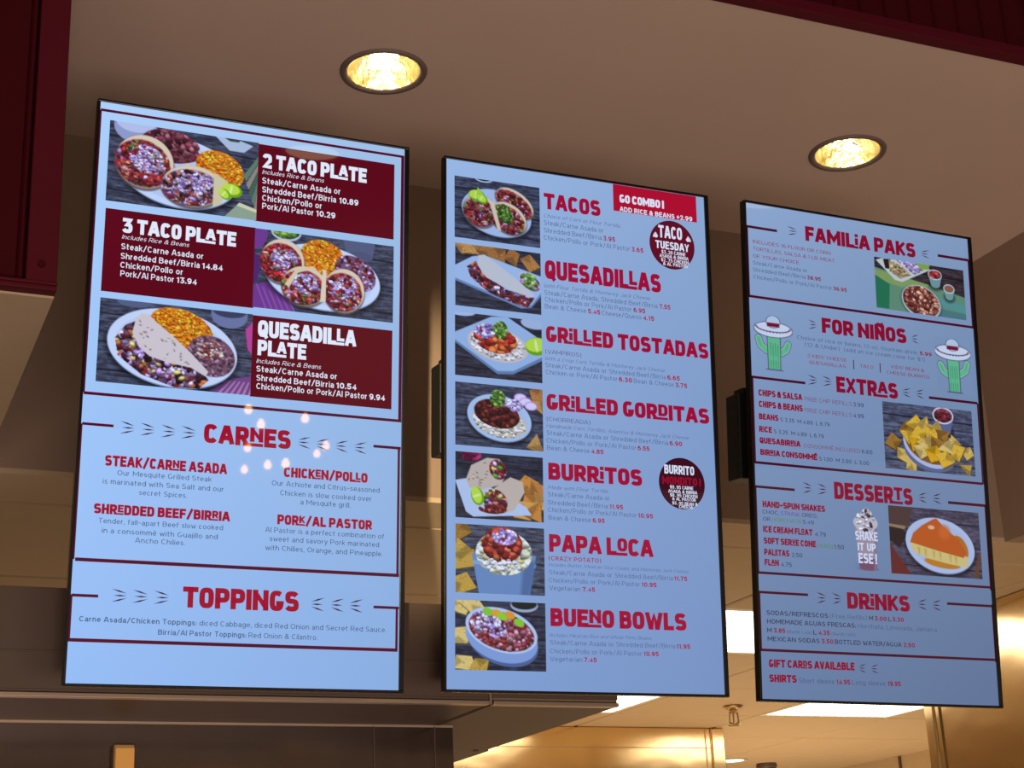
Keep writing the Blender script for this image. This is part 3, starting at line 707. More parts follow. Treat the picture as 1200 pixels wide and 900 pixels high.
def picture(kind, tv, disp, u0, v0, u1, v1):
    fn, lb = PH[kind]
    s = Pic(u1 - u0, v0 - v1, 0.00125)
    tt = ((SH / 2 - np.linspace(v0, v1, s.H)) / SH)[:, None, None] ** .9; a_, b_ = np.array(BG[tv][0]) / 255, np.array(BG[tv][1]) / 255
    s.bg = (a_ + (b_ - a_) * tt) * (1 - .09 * np.linspace(u0, u1, s.W) / SW)[None, :, None]
    fn(s)
    img = np.clip(s.I, 0, 1)
    g = {0: (.92, .94, 1.02), 1: (.86, .90, 1.0), 2: (.86, .88, .95)}[tv]
    if kind in ('photo14', 'cactus1', 'cactus2'): g = (1, 1, 1)
    img = np.clip(img * np.array(g), 0, 1)
    uu = np.linspace(u0, u1, s.W); vv = np.linspace(v0, v1, s.H)
    U, Vv = np.meshgrid(uu, vv)
    return colored('food_photo' if kind[0] == 'p' else 'cactus_drawing', np.column_stack([U.ravel(), Vv.ravel()]), grid_faces(s.W, s.H), lin(img.reshape(-1, 3)), disp, 0.0006, lb)


# ---- lettering: every glyph is a centre line drawn in a unit box and stroked to the wanted weight


def AR(cx, cy, rx, ry, a0, a1): return ('a', cx, cy, rx, ry, a0, a1)


_B1 = [(0, .54), (.55, .54), AR(.55, .77, .40, .23, -90, 90), (0, 1)]
GL = {
    'A': (1.0, [[(0, 0), (.40, 1), (.60, 1), (1, 0)], [(.16, .27), (.84, .27)]]),
    'B': (.92, [[(0, 0), (0, 1), (.52, 1), AR(.52, .77, .40, .23, 90, -90), (0, .54)], [(.4, .54), (.55, .54), AR(.55, .27, .45, .27, 90, -90), (0, 0)]]),
    'C': (.92, [[AR(.5, .5, .5, .5, 44, 316)]]),
    'D': (1.0, [[(0, 0), (0, 1), (.42, 1), AR(.42, .5, .58, .5, 90, -90), (0, 0)]]),
    'E': (.80, [[(1, 1), (0, 1), (0, 0), (1, 0)], [(0, .52), (.86, .52)]]),
    'F': (.78, [[(1, 1), (0, 1), (0, 0)], [(0, .49), (.86, .49)]]),
    'G': (1.0, [[AR(.5, .5, .5, .5, 60, 335), (1, .33), (.74, .33)]]),
    'H': (.98, [[(0, 0), (0, 1)], [(1, 0), (1, 1)], [(0, .5), (1, .5)]]),
    'I': (0, [[(.5, 0), (.5, 1)]]),
    'J': (.70, [[(1, 1), (1, .36), AR(.5, .36, .5, .36, 0, -170)]]),
    'K': (.92, [[(0, 0), (0, 1)], [(1, 1), (.0, .38)], [(.30, .56), (1, 0)]]),
    'L': (.74, [[(0, 1), (0, 0), (1, 0)]]),
    'M': (1.25, [[(0, 0), (0, 1)], [(1, 0), (1, 1)], [(.0, 1), (.5, .28), (1, 1)]]),
    'N': (1.0, [[(0, 0), (0, 1)], [(1, 0), (1, 1)], [(.0, 1), (1, .0)]]),
    'O': (1.05, [[AR(.5, .5, .5, .5, 90, 450)]]),
    'P': (.88, [[(0, 0), (0, 1), (.50, 1), AR(.50, .70, .50, .30, 90, -90), (0, .40)]]),
    'Q': (1.05, [[AR(.5, .5, .5, .5, 90, 450)], [(.55, .25), (1.0, -.10)]]),
    'R': (.92, [[(0, 0), (0, 1), (.50, 1), AR(.50, .71, .48, .29, 90, -90), (0, .42)], [(.48, .42), (1, 0)]]),
    'S': (.86, [[AR(.5, .755, .47, .245, 35, 270), AR(.5, .26, .5, .25, 90, -145)]]),
    'T': (.84, [[(0, 1), (1, 1)], [(.5, 1), (.5, 0)]]),
    'U': (.98, [[(0, 1), (0, .40), AR(.5, .40, .5, .40, 180, 360), (1, 1)]]),
    'V': (.95, [[(0, 1), (.42, 0), (.58, 0), (1, 1)]]),
    'W': (1.45, [[(0, 1), (.22, 0), (.30, 0), (.5, .9), (.70, 0), (.78, 0), (1, 1)]]),
    'X': (.92, [[(0, 0), (1, 1)], [(0, 1), (1, 0)]]),
    'Y': (.92, [[(0, 1), (.5, .42), (1, 1)], [(.5, .45), (.5, 0)]]),
    'Z': (.88, [[(0, 1), (1, 1), (0, 0), (1, 0)]]),
    '0': (.88, [[AR(.5, .5, .5, .5, 90, 450)]]),
    '1': (.36, [[(0, .86), (.8, 1), (.8, 0)]]),
    '2': (.80, [[AR(.5, .70, .48, .30, 160, -20), (.9, .52), (0, 0), (1, 0)]]),
    '3': (.82, [[(.05, 1), (.95, 1), (.45, .58), AR(.5, .29, .5, .29, 90, -150)]]),
    '4': (.88, [[(.78, 0), (.78, 1), (0, .26), (1, .26)]]),
    '5': (.82, [[(.92, 1), (.12, 1), (.06, .55), AR(.48, .31, .52, .31, 120, -150)]]),
    '6': (.86, [[AR(.55, .5, .55, .5, 60, 180), AR(.5, .31, .5, .31, 180, -180)]]),
    '7': (.82, [[(0, 1), (1, 1), (.35, 0)]]),
    '8': (.86, [[AR(.5, .76, .43, .24, -90, 270)], [AR(.5, .27, .5, .27, 90, 450)]]),
    '9': (.86, [[AR(.5, .69, .5, .31, 0, 360), AR(.45, .5, .55, .5, 0, -120)]]),
    '&': (1.0, [[(1, 0), (.25, .72), AR(.47, .82, .27, .18, 200, -30), (.55, .55), AR(.36, .27, .36, .27, 110, 310), (.95, .45)]]),
    '/': (.62, [[(0, -.08), (1, 1.08)]]),
    '.': (0, [[(.5, 0), (.5, .02)]]), ',': (0, [[(.5, -.14), (.5, .04)]]),
    ':': (0, [[(.5, .0), (.5, .02)], [(.5, .52), (.5, .54)]]),
    '!': (0, [[(.5, .34), (.5, 1)], [(.5, 0), (.5, .02)]]),
    "'": (0, [[(.5, .8), (.5, 1.05)]]), '-': (.5, [[(0, .45), (1, .45)]]), '+': (.7, [[(0, .5), (1, .5)], [(.5, .18), (.5, .82)]]),
    '(': (.32, [[AR(1, .45, 1, .66, 110, 250)]]), ')': (.32, [[AR(0, .45, 1, .66, 70, -70)]]),
    '$': (.84, [[AR(.5, .73, .47, .22, 35, 270), AR(.5, .29, .5, .22, 90, -145)], [(.5, -.1), (.5, 1.1)]]),
    'a': (.62, [[AR(.5, .50, .46, .22, 150, 0), (.96, 0)], [(.96, .40), (.42, .40), AR(.42, .20, .42, .20, 90, 270), (.6, 0), (.96, .16)]]),
    'b': (.72, [[(0, 0), (0, 1.02)], [AR(.5, .36, .5, .36, -180, 180)]]),
    'c': (.64, [[AR(.5, .36, .5, .36, 42, 318)]]),
    'd': (.72, [[(1, 0), (1, 1.02)], [AR(.5, .36, .5, .36, 0, 360)]]),
    'e': (.68, [[(.0, .36), (1, .36), AR(.5, .36, .5, .36, 0, 312)]]),
    'f': (.42, [[(.95, 1.0), AR(.75, .80, .40, .20, 80, 180), (.35, 0)], [(0, .68), (.85, .68)]]),
    'g': (.72, [[AR(.5, .36, .5, .36, 0, 360)], [(1, .70), (1, -.02), AR(.5, -.02, .5, .28, 0, -150)]]),
    'h': (.66, [[(0, 0), (0, 1.02)], [(0, .40), AR(.5, .42, .5, .30, 180, 0), (1, 0)]]),
    'i': (0, [[(.5, 0), (.5, .68)], [(.5, .96), (.5, .98)]]),
    'j': (0, [[(.5, -.2), (.5, .68)], [(.5, .96), (.5, .98)]]),
    'k': (.62, [[(0, 0), (0, 1.02)], [(.95, .70), (0, .24)], [(.36, .42), (1, 0)]]),
    'l': (0, [[(.5, 0), (.5, 1.02)]]),
    'm': (1.08, [[(0, 0), (0, .72)], [(0, .44), AR(.25, .46, .25, .26, 180, 0), (.5, 0)], [(.5, .44), AR(.75, .46, .25, .26, 180, 0), (1, 0)]]),
    'n': (.66, [[(0, 0), (0, .72)], [(0, .40), AR(.5, .42, .5, .30, 180, 0), (1, 0)]]),
    'o': (.72, [[AR(.5, .36, .5, .36, 90, 450)]]),
    'p': (.72, [[(0, -.28), (0, .72)], [AR(.5, .36, .5, .36, -180, 180)]]),
    'q': (.72, [[(1, -.28), (1, .72)], [AR(.5, .36, .5, .36, 0, 360)]]),
    'r': (.36, [[(0, 0), (0, .72)], [(0, .40), AR(.9, .36, .9, .34, 160, 92)]]),
    's': (.54, [[AR(.5, .54, .44, .18, 30, 270), AR(.5, .18, .5, .18, 90, -150)]]),
    't': (.42, [[(.35, .95), (.35, .2), AR(.70, .2, .35, .2, 180, 290)], [(0, .68), (.95, .68)]]),
    'u': (.66, [[(0, .72), (0, .30), AR(.5, .30, .5, .30, 180, 360), (1, .72)], [(1, .72), (1, 0)]]),
    'v': (.64, [[(0, .72), (.46, 0), (.54, 0), (1, .72)]]),
    'w': (.98, [[(0, .72), (.23, 0), (.27, 0), (.5, .68), (.73, 0), (.77, 0), (1, .72)]]),
    'x': (.62, [[(0, 0), (1, .72)], [(0, .72), (1, 0)]]),
    'y': (.64, [[(0, .72), (.5, .04)], [(1, .72), (.35, -.28), (.1, -.28)]]),
    'z': (.58, [[(0, .70), (1, .70), (0, 0), (1, 0)]]),
}
GL['É'] = (.80, GL['E'][1] + [[(.35, 1.14), (.75, 1.30)]])
GL['é'] = (.68, GL['e'][1] + [[(.35, .92), (.70, 1.05)]])
GL['Ñ'] = (1.0, GL['N'][1] + [[(.12, 1.16), (.35, 1.24), (.62, 1.16), (.88, 1.24)]])
WIDTH_H = {'I': 0, 'i': 0, 'M': 1.5, 'W': 1.6, 'A': 1.12, 'L': .72, 'E': .78, 'F': .76, 'T': .98, '&': 1.1, '/': .8, '-': .6, 'N': 1.08}
_gc = {}


def glyph(ch, wk, sw, ex, step):
    """wk = width of a full letter's centre line, sw = stroke, ex = roundness exponent"""
    key = (ch, wk, sw, ex)
    if key in _gc: return _gc[key]
    if ch not in GL: ch = 'o'
    wd, paths = GL[ch]
    if ch == 'i' and ex > 2.5: paths = [[(.5, 0), (.5, .50)], [(.5, .97), (.5, 1.0)]]
    if ex > 2.5: wd = WIDTH_H.get(ch, .92)
    cw = wd * wk; V = []; F = []
    H = 1 - sw
    top = 1.0 if ch.isupper() or ch.isdigit() else 9
    if ch in 'ÉÑ': top = 9
    for path in paths:
        pts = []
        for p in path:
            if p[0] == 'a':
                _, cx, cy, rx, ry, a0, a1 = p
                n = max(2, int(abs(a1 - a0) / step + .5))
                for k in range(n + 1):
                    t = math.radians(a0 + (a1 - a0) * k / n); c, s_ = math.cos(t), math.sin(t)
                    q = 2 / ex
                    pts.append(((cx + rx * math.copysign(abs(c) ** q, c)) * cw + sw / 2, (cy + ry * math.copysign(abs(s_) ** q, s_)) * H + sw / 2))
            else:
                pts.append((p[0] * cw + sw / 2, p[1] * H + sw / 2))
        pp = [pts[0]]
        for p in pts[1:]:
            if math.hypot(p[0] - pp[-1][0], p[1] - pp[-1][1]) > 1e-4: pp.append(p)
        pts = pp; n = len(pts)
        if n < 2: continue
        closed = math.hypot(pts[0][0] - pts[-1][0], pts[0][1] - pts[-1][1]) < 1e-3 and n > 4
        if closed: pts = pts[:-1]; n -= 1
        d = []
        for i in range(n if closed else n - 1):
            a, b = pts[i], pts[(i + 1) % n]; L_ = math.hypot(b[0] - a[0], b[1] - a[1]); d.append(((b[0] - a[0]) / L_, (b[1] - a[1]) / L_))
        hw_ = sw / 2; L0 = len(V)
        ends = []
        for i in range(n):
            din = d[i - 1] if (i > 0 or closed) else d[0]
            dout = d[i] if (i < n - 1 or closed) else d[-1]
            ex_ = 0.0
            p = pts[i]
            e_ = .45 if path[0][0] == 'a' else 1.0
            if not closed and i == 0: p = (p[0] - d[0][0] * hw_ * e_, p[1] - d[0][1] * hw_ * e_)
            e_ = .45 if path[-1][0] == 'a' else 1.0
            if not closed and i == n - 1: p = (p[0] + d[-1][0] * hw_ * e_, p[1] + d[-1][1] * hw_ * e_)
            nx_, ny_ = -(din[1] + dout[1]), din[0] + dout[0]; L_ = math.hypot(nx_, ny_)
            if L_ < .2: nx_, ny_, L_ = -dout[1], dout[0], 1
            nx_ /= L_; ny_ /= L_
            cosm = max(.55, nx_ * -dout[1] + ny_ * dout[0]); m = hw_ / cosm
            V.append((p[0] + nx_ * m, p[1] + ny_ * m)); V.append((p[0] - nx_ * m, p[1] - ny_ * m))
        m_ = n if closed else n - 1
        for i in range(m_):
            a = L0 + 2 * i; b = L0 + 2 * ((i + 1) % n); F.append((a, a + 1, b + 1, b))
    # flat tops, feet and sides
    out = [(min(max(x, -.02), cw + sw + .02), min(y, top) if top < 5 else y) for x, y in V]
    if ch.isalpha() and ch not in 'gjpqyQ': out = [(x, max(y, 0)) for x, y in out]
    _gc[key] = (np.array(out), F, cw + sw)
    return _gc[key]


def layout(text, wk, sw, ex, gap, space, step, small_mode=False):
    parts = []; x = 0.0; i = 0
    while i < len(text):
        ch = text[i]; small = False
        if ch == '^' and small_mode: small = True; i += 1; ch = text[i]
        i += 1
        if ch == ' ': x += space; continue
        V, F, w = glyph(ch, wk, sw, ex, step); V = V.copy()
        if small:
            V[:, 1] = .24 + V[:, 1] * .76; V[:, 0] *= .88; w *= .88
        V[:, 0] += x; parts.append((V, F))
        if small: parts.append((np.array([(x - .34, -.0), (x + w, -.0), (x + w, .17), (x - .34, .17)]), [(0, 1, 2, 3)]))
        x += w + gap
    VV = []; FF = []; n = 0
    for V, F in parts:
        VV.append(V); FF += [tuple(k + n for k in f) for f in F]; n += len(V)
    return np.vstack(VV), FF


def place(V, u0, u1, v, h, shear=0.0):
    if shear: V = V.copy(); V[:, 0] += V[:, 1] * shear
    a, b = V[:, 0].min(), V[:, 0].max()
    return np.column_stack([u0 + (V[:, 0] - a) / (b - a) * (u1 - u0), v + V[:, 1] * h])


def fit_text(text, st, u0, u1, v, h):
    sw = {'n': .105, 's': .12, 'i': .09, 'm': .145, 'b': .20, 'bs': .20, 'B': .20}[st]
    if st == 'B' and h < .0075: sw = .15
    V, F = layout(text, .62 if st != 'B' else .42, sw, 2.0 if st != 'B' else 2.8, .13 if st != 'B' else .07, .34, 30)
    return place(V, u0, u1, v, h * (.66 if st in ('s', 'bs') else 1), .22 if st == 'i' else 0), F


def fit_heading(text, u0, u1, v, h):
    V, F = layout(text, .45, .25, 3.2, .05, .24, 18, True)
    return place(V, u0, u1, v, h), F


INK = {0: {'r': (158, 10, 44), 'd': (70, 92, 124), 'g': (70, 92, 124), 'w': (222, 232, 250)},
       1: {'r': (156, 8, 54), 'd': (92, 84, 124), 'g': (84, 106, 146), 'w': (214, 222, 246), 'q': (146, 10, 44)},
       2: {'r': (132, 8, 46), 'g': (78, 94, 130), 'k': (44, 46, 70), 'p': (116, 78, 116), 'v': (100, 60, 150), 'e': (88, 128, 60), 'w': (196, 208, 236)}}

TEXTS = [
 (0, 0.3965, 0.0264, [(0.0089, 0.1951, '2 TACO PL^ATE', 'H', 'w')]),
 (0, 0.3858, 0.0075, [(0.0093, 0.1185, 'Includes Rice & Beans', 'i', 'w')]),
 (0, 0.3687, 0.0107, [(0.0099, 0.1479, 'Steak/Carne Asada or', 'm', 'w')]),
 (0, 0.3526, 0.0107, [(0.0104, 0.1407, 'Shredded Beef/Birria', 'm', 'w'), (0.1461, 0.1807, '10.89', 'b', 'w')]),
 (0, 0.3377, 0.0107, [(0.0109, 0.1155, 'Chicken/Pollo or', 'm', 'w')]),
 (0, 0.3234, 0.0106, [(0.0114, 0.101, 'Pork/Al Pastor', 'm', 'w'), (0.1058, 0.1398, '10.29', 'b', 'w')]),
 (0, 0.2497, 0.0253, [(-0.2183, -0.0308, '3 TACO PL^ATE', 'H', 'w')]),
 (0, 0.239, 0.0071, [(-0.2182, -0.1084, 'Includes Rice & Beans', 'i', 'w')]),
 (0, 0.2213, 0.0101, [(-0.2183, -0.0845, 'Steak/Carne Asada or', 'm', 'w')]),
 (0, 0.2051, 0.01, [(-0.2183, -0.0897, 'Shredded Beef/Birria', 'm', 'w'), (-0.0858, -0.0516, '14.84', 'b', 'w')]),
 (0, 0.19, 0.01, [(-0.218, -0.117, 'Chicken/Pollo or', 'm', 'w')]),
 (0, 0.1756, 0.01, [(-0.2173, -0.1309, 'Pork/Al Pastor', 'm', 'w'), (-0.1265, -0.0934, '13.94', 'b', 'w')]),
 (0, 0.0995, 0.0287, [(0.0113, 0.1819, 'QUESADIL^LA', 'H', 'w')]),
 (0, 0.0679, 0.0265, [(0.0119, 0.0948, 'PL^ATE', 'H', 'w')]),
 (0, 0.0545, 0.0076, [(0.0104, 0.121, 'Includes Rice & Beans', 'i', 'w')]),
 (0, 0.0398, 0.0101, [(0.0109, 0.1489, 'Steak/Carne Asada or', 'm', 'w')]),
 (0, 0.0246, 0.0101, [(0.0114, 0.1441, 'Shredded Beef/Birria', 'm', 'w'), (0.1482, 0.1834, '10.54', 'b', 'w')]),
 (0, 0.0105, 0.0101, [(0.0119, 0.2022, 'Chicken/Pollo or Pork/Al Pastor', 'm', 'w'), (0.2064, 0.2341, '9.94', 'b', 'w')]),
 (0, -0.0861, 0.0313, [(-0.0712, 0.0726, 'CAR^NES', 'H', 'r')]),
 (0, -0.1353, 0.017, [(-0.2246, -0.031, 'STEAK/CAR^NE ASADA', 'H', 'r')]),
 (0, -0.149, 0.008, [(-0.2047, -0.0556, 'Our Mesquite Grilled Steak', 'n', 'd')]),
 (0, -0.1637, 0.008, [(-0.2262, -0.0358, 'is marinated with Sea Salt and our', 'n', 'd')]),
 (0, -0.1779, 0.008, [(-0.1692, -0.094, 'secret Spices.', 'n', 'd')]),
 (0, -0.2112, 0.0158, [(-0.2375, -0.0233, 'SHR^EDDED BEEF/BIR^RIA', 'H', 'r')]),
 (0, -0.2257, 0.0079, [(-0.2295, -0.0343, 'Tender, fall-apart Beef slow cooked', 'n', 'd')]),
 (0, -0.2407, 0.0079, [(-0.2233, -0.0423, 'in a consommé with Guajillo and', 'n', 'd')]),
 (0, -0.2533, 0.0079, [(-0.1718, -0.0939, 'Ancho Chilies.', 'n', 'd')]),
 (0, -0.1324, 0.0164, [(0.0625, 0.2058, 'CHICK^EN/POL^LO', 'H', 'r')]),
 (0, -0.1476, 0.0084, [(0.043, 0.2271, 'Our Achiote and Citrus-seasoned', 'n', 'd')]),
 (0, -0.1629, 0.0084, [(0.0574, 0.2132, 'Chicken is slow cooked over', 'n', 'd')]),
 (0, -0.176, 0.0084, [(0.0918, 0.177, 'a Mesquite grill.', 'n', 'd')]),
 (0, -0.2107, 0.0161, [(0.0539, 0.2151, 'POR^K/AL PASTOR', 'H', 'r')]),
 (0, -0.2244, 0.0082, [(0.0346, 0.2362, 'Al Pastor is a perfect combination of', 'n', 'd')]),
 (0, -0.2386, 0.0082, [(0.0425, 0.2276, 'sweet and savory Pork marinated', 'n', 'd')]),
 (0, -0.2534, 0.0082, [(0.0356, 0.2341, 'with Chilies, Orange, and Pineapple.', 'n', 'd')]),
 (0, -0.3503, 0.0326, [(-0.0936, 0.0935, 'TOPPINGS', 'H', 'r')]),
 (0, -0.3776, 0.0081, [(-0.2496, -0.0701, 'Carne Asada/Chicken Toppings:', 'm', 'd'), (-0.0659, 0.242, 'diced Cabbage, diced Red Onion and Secret Red Sauce.', 'n', 'd')]),
 (0, -0.3938, 0.0082, [(-0.1295, 0.0096, 'Birria/Al Pastor Toppings:', 'm', 'd'), (0.013, 0.1259, 'Red Onion & Cilantro.', 'n', 'd')]),
 (1, 0.4008, 0.0311, [(-0.0733, 0.0422, 'TACOS', 'H', 'r')]),
 (1, 0.3842, 0.0069, [(-0.0735, 0.0819, 'Choice of Corn or Flour Tortilla', 'i', 'g')]),
 (1, 0.3694, 0.0092, [(-0.0738, 0.0472, 'Steak/Carne Asada or', 'n', 'g')]),
 (1, 0.3548, 0.0092, [(-0.074, 0.0434, 'Shredded Beef/Birria', 'n', 'g'), (0.0468, 0.0712, '3.95', 'b', 'r')]),
 (1, 0.3406, 0.0091, [(-0.0742, 0.1016, 'Chicken/Pollo or Pork/Al Pastor', 'n', 'g'), (0.1051, 0.1298, '3.65', 'b', 'r')]),
 (1, 0.435, 0.0162, [(0.0829, 0.1769, 'GO COMBO!', 'H', 'w')]),
 (1, 0.4175, 0.0095, [(0.0824, 0.2373, 'ADD RICE & BEANS +2.99', 'b', 'w')]),
 (1, 0.266, 0.0362, [(-0.0735, 0.1642, 'QUESADIL^LAS', 'H', 'r')]),
 (1, 0.2492, 0.0072, [(-0.0748, 0.1413, 'With Flour Tortilla & Monterey Jack Cheese', 'i', 'g')]),
 (1, 0.2353, 0.009, [(-0.075, 0.1556, 'Steak/Carne Asada, Shredded Beef/Birria', 'n', 'g'), (0.1596, 0.1829, '7.55', 'b', 'r')]),
 (1, 0.2224, 0.0089, [(-0.0742, 0.1011, 'Chicken/Pollo or Pork/Al Pastor', 'n', 'g'), (0.105, 0.1295, '6.95', 'b', 'r')]),
 (1, 0.2095, 0.0089, [(-0.0745, 0.0079, 'Bean & Cheese', 'n', 'g'), (0.0117, 0.0365, '5.45', 'b', 'r'), (0.0394, 0.1207, 'Cheese/Queso', 'n', 'g'), (0.1241, 0.1477, '4.15', 'b', 'r')]),
 (1, 0.1473, 0.03, [(-0.0732, 0.2601, 'GR^iL^LED TOSTADAS', 'H', 'r')]),
 (1, 0.125, 0.0077, [(-0.075, -0.0039, '(VAMPIROS)', 'n', 'd')]),
 (1, 0.1128, 0.0068, [(-0.0752, 0.1674, 'With a Crisp Corn Tortilla & Monterey Jack Cheese.', 'i', 'g')]),
 (1, 0.0997, 0.0085, [(-0.0754, 0.1679, 'Steak/Carne Asada or Shredded Beef/Birria', 'n', 'g'), (0.1709, 0.1973, '6.65', 'b', 'r')]),
 (1, 0.0868, 0.0085, [(-0.0747, 0.0678, 'Chicken or Pork/Al Pastor', 'n', 'g'), (0.0707, 0.0979, '6.30', 'b', 'r'), (0.1014, 0.184, 'Bean & Cheese', 'n', 'g'), (0.1876, 0.212, '3.75', 'b', 'r')]),
 (1, 0.0219, 0.0293, [(-0.0743, 0.2559, 'GR^iL^LED GOR^DITAS', 'H', 'r')]),
 (1, 0.0012, 0.0075, [(-0.0747, 0.0109, '(CHORREADA)', 'n', 'd')]),
 (1, -0.0108, 0.0066, [(-0.0758, 0.2127, 'Handmade Corn Tortillas, Asientos & Monterey Jack Cheese.', 'i', 'g')]),
 (1, -0.0243, 0.0083, [(-0.0751, 0.1679, 'Steak/Carne Asada or Shredded Beef/Birria', 'n', 'g'), (0.1709, 0.1969, '6.90', 'b', 'r')]),
 (1, -0.0383, 0.0083, [(-0.0753, 0.102, 'Chicken/Pollo or Pork/Al Pastor', 'n', 'g'), (0.105, 0.1291, '6.55', 'b', 'r')]),
 (1, -0.0513, 0.0083, [(-0.0746, 0.0082, 'Bean & Cheese', 'n', 'g'), (0.0111, 0.036, '4.85', 'b', 'r')]),
 (1, -0.1044, 0.0303, [(-0.0731, 0.112, 'BURR^iTOS', 'H', 'r')]),
 (1, -0.1213, 0.0065, [(-0.0744, 0.0427, 'Made with Flour Tortilla', 'i', 'g')]),
 (1, -0.1346, 0.0082, [(-0.0746, 0.0457, 'Steak/Carne Asada or', 'n', 'g')]),
 (1, -0.1491, 0.0081, [(-0.0748, 0.0419, 'Shredded Beef/Birria', 'n', 'g'), (0.0452, 0.0721, '11.95', 'b', 'r')]),
 (1, -0.1619, 0.0081, [(-0.075, 0.0988, 'Chicken/Pollo or Pork/Al Pastor', 'n', 'g'), (0.1017, 0.1318, '10.95', 'b', 'r')]),
 (1, -0.1759, 0.0081, [(-0.0743, 0.0079, 'Bean & Cheese', 'n', 'g'), (0.0112, 0.0349, '6.95', 'b', 'r')]),
 (1, -0.2321, 0.0312, [(-0.0739, 0.1306, 'PAPA L^OCA', 'H', 'r')]),
 (1, -0.2469, 0.0076, [(-0.0751, 0.0259, '(CRAZY POTATO)', 'm', 'r')]),
 (1, -0.2573, 0.0059, [(-0.0757, 0.2005, 'Includes Butter, Mexican Sour Cream, and Monterey Jack Cheese', 'i', 'g')]),
 (1, -0.2715, 0.0079, [(-0.0746, 0.168, 'Steak/Carne Asada or Shredded Beef/Birria', 'n', 'g'), (0.1704, 0.1969, '11.75', 'b', 'r')]),
 (1, -0.2852, 0.0079, [(-0.0748, 0.1007, 'Chicken/Pollo or Pork/Al Pastor', 'n', 'g'), (0.1041, 0.1344, '10.95', 'b', 'r')]),
 (1, -0.2985, 0.0079, [(-0.075, -0.0152, 'Vegetarian', 'n', 'g'), (-0.0115, 0.0128, '7.45', 'b', 'r')]),
 (1, -0.3603, 0.0309, [(-0.0736, 0.1918, 'BUE^NO BOWLS', 'H', 'r')]),
 (1, -0.3785, 0.0059, [(-0.0757, 0.1215, 'Includes Mexican Rice and Whole Pinto Beans.', 'i', 'g')]),
 (1, -0.3919, 0.008, [(-0.075, 0.168, 'Steak/Carne Asada or Shredded Beef/Birria', 'n', 'g'), (0.1704, 0.1979, '11.95', 'b', 'r')]),
 (1, -0.4065, 0.0079, [(-0.0753, 0.1009, 'Chicken/Pollo or Pork/Al Pastor', 'n', 'g'), (0.1043, 0.1342, '10.95', 'b', 'r')]),
 (1, -0.4199, 0.0079, [(-0.0755, -0.0146, 'Vegetarian', 'n', 'g'), (-0.0113, 0.0129, '7.45', 'b', 'r')]),
 (1, 0.3764, 0.0248, [(0.163, 0.2137, 'TACO', 'B', 'w')]),
 (1, 0.3545, 0.0154, [(0.1558, 0.2278, 'TUESDAY', 'B', 'w')]),
 (1, 0.3452, 0.0069, [(0.1682, 0.2195, '$3.20 CARNE', 'B', 'w')]),
 (1, 0.3374, 0.0064, [(0.1639, 0.2256, 'ASADA & BIRRIA', 'B', 'w')]),
 (1, 0.3294, 0.0066, [(0.1668, 0.2259, '$2.75 CHICKEN', 'B', 'w')]),
 (1, 0.322, 0.0066, [(0.1708, 0.2234, '& AL PASTOR', 'B', 'w')]),
 (1, -0.0774, 0.0166, [(0.1581, 0.2198, 'BURRITO', 'B', 'w')]),
 (1, -0.0967, 0.0147, [(0.1526, 0.2327, 'MONDITO!', 'B', 'q')]),
 (1, -0.1046, 0.0064, [(0.1685, 0.2165, '$9.95 CARNE', 'B', 'w')]),
 (1, -0.1121, 0.0059, [(0.1646, 0.2244, 'ASADA & BIRRIA', 'B', 'w')]),
 (1, -0.1192, 0.0061, [(0.1679, 0.2247, '$8.95 CHICKEN', 'B', 'w')]),
 (1, -0.1258, 0.0058, [(0.1724, 0.221, '& AL PASTOR', 'B', 'w')]),
 (1, -0.1335, 0.0058, [(0.1721, 0.2241, '$5.95 BEAN &', 'B', 'w')]),
 (1, -0.1392, 0.0056, [(0.1855, 0.2149, 'CHEESE', 'B', 'w')]),
 (2, 0.4116, 0.0302, [(-0.1308, 0.1311, 'FAMIL^iA PAKS', 'H', 'r')]),
 (2, 0.3897, 0.007, [(-0.2508, -0.0738, 'INCLUDES 16 FLOUR OR CORN', 'n', 'r')]),
 (2, 0.3753, 0.007, [(-0.2513, -0.0656, 'TORTILLAS, SALSA & 1 LB. MEAT', 'n', 'r')]),
 (2, 0.3606, 0.0069, [(-0.2518, -0.1479, 'OF YOUR CHOICE', 'n', 'r')]),
 (2, 0.3463, 0.0078, [(-0.2524, -0.1299, 'Steak/Carne Asada or', 'n', 'g')]),
 (2, 0.3325, 0.0078, [(-0.2529, -0.1345, 'Shredded Beef/Birria', 'n', 'g'), (-0.1306, -0.0991, '38.95', 'b', 'r')]),
 (2, 0.318, 0.0077, [(-0.2525, -0.0746, 'Chicken/Pollo or Pork/Al Pastor', 'n', 'g'), (-0.0711, -0.0397, '36.95', 'b', 'r')]),
 (2, 0.2285, 0.0303, [(-0.1019, 0.0967, 'FOR NIÑOS', 'H', 'r')]),
 (2, 0.209, 0.0077, [(-0.1597, 0.1231, 'Choice of rice or beans, 12 oz. fountain drink,', 'n', 'g'), (0.1272, 0.1557, '5.99', 'b', 'r')]),
 (2, 0.1965, 0.0077, [(-0.1424, 0.1382, '(12 & Under)  (add an ice cream cone for $1)', 'n', 'g')]),
 (2, 0.1758, 0.0064, [(-0.1381, -0.0481, "2 KIDS' CHEESE", 'n', 'r')]),
 (2, 0.1631, 0.0064, [(-0.1343, -0.0508, 'QUESADILLAS', 'n', 'r')]),
 (2, 0.1684, 0.0065, [(-0.0173, 0.0137, 'TACO', 'n', 'r')]),
 (2, 0.1746, 0.0065, [(0.0569, 0.1351, "KIDS' BEAN &", 'n', 'r')]),
 (2, 0.1621, 0.0065, [(0.045, 0.1471, 'CHEESE BURRITO', 'n', 'r')]),
 (2, 0.1131, 0.0315, [(-0.0746, 0.0686, 'EXTR^AS', 'H', 'r')]),
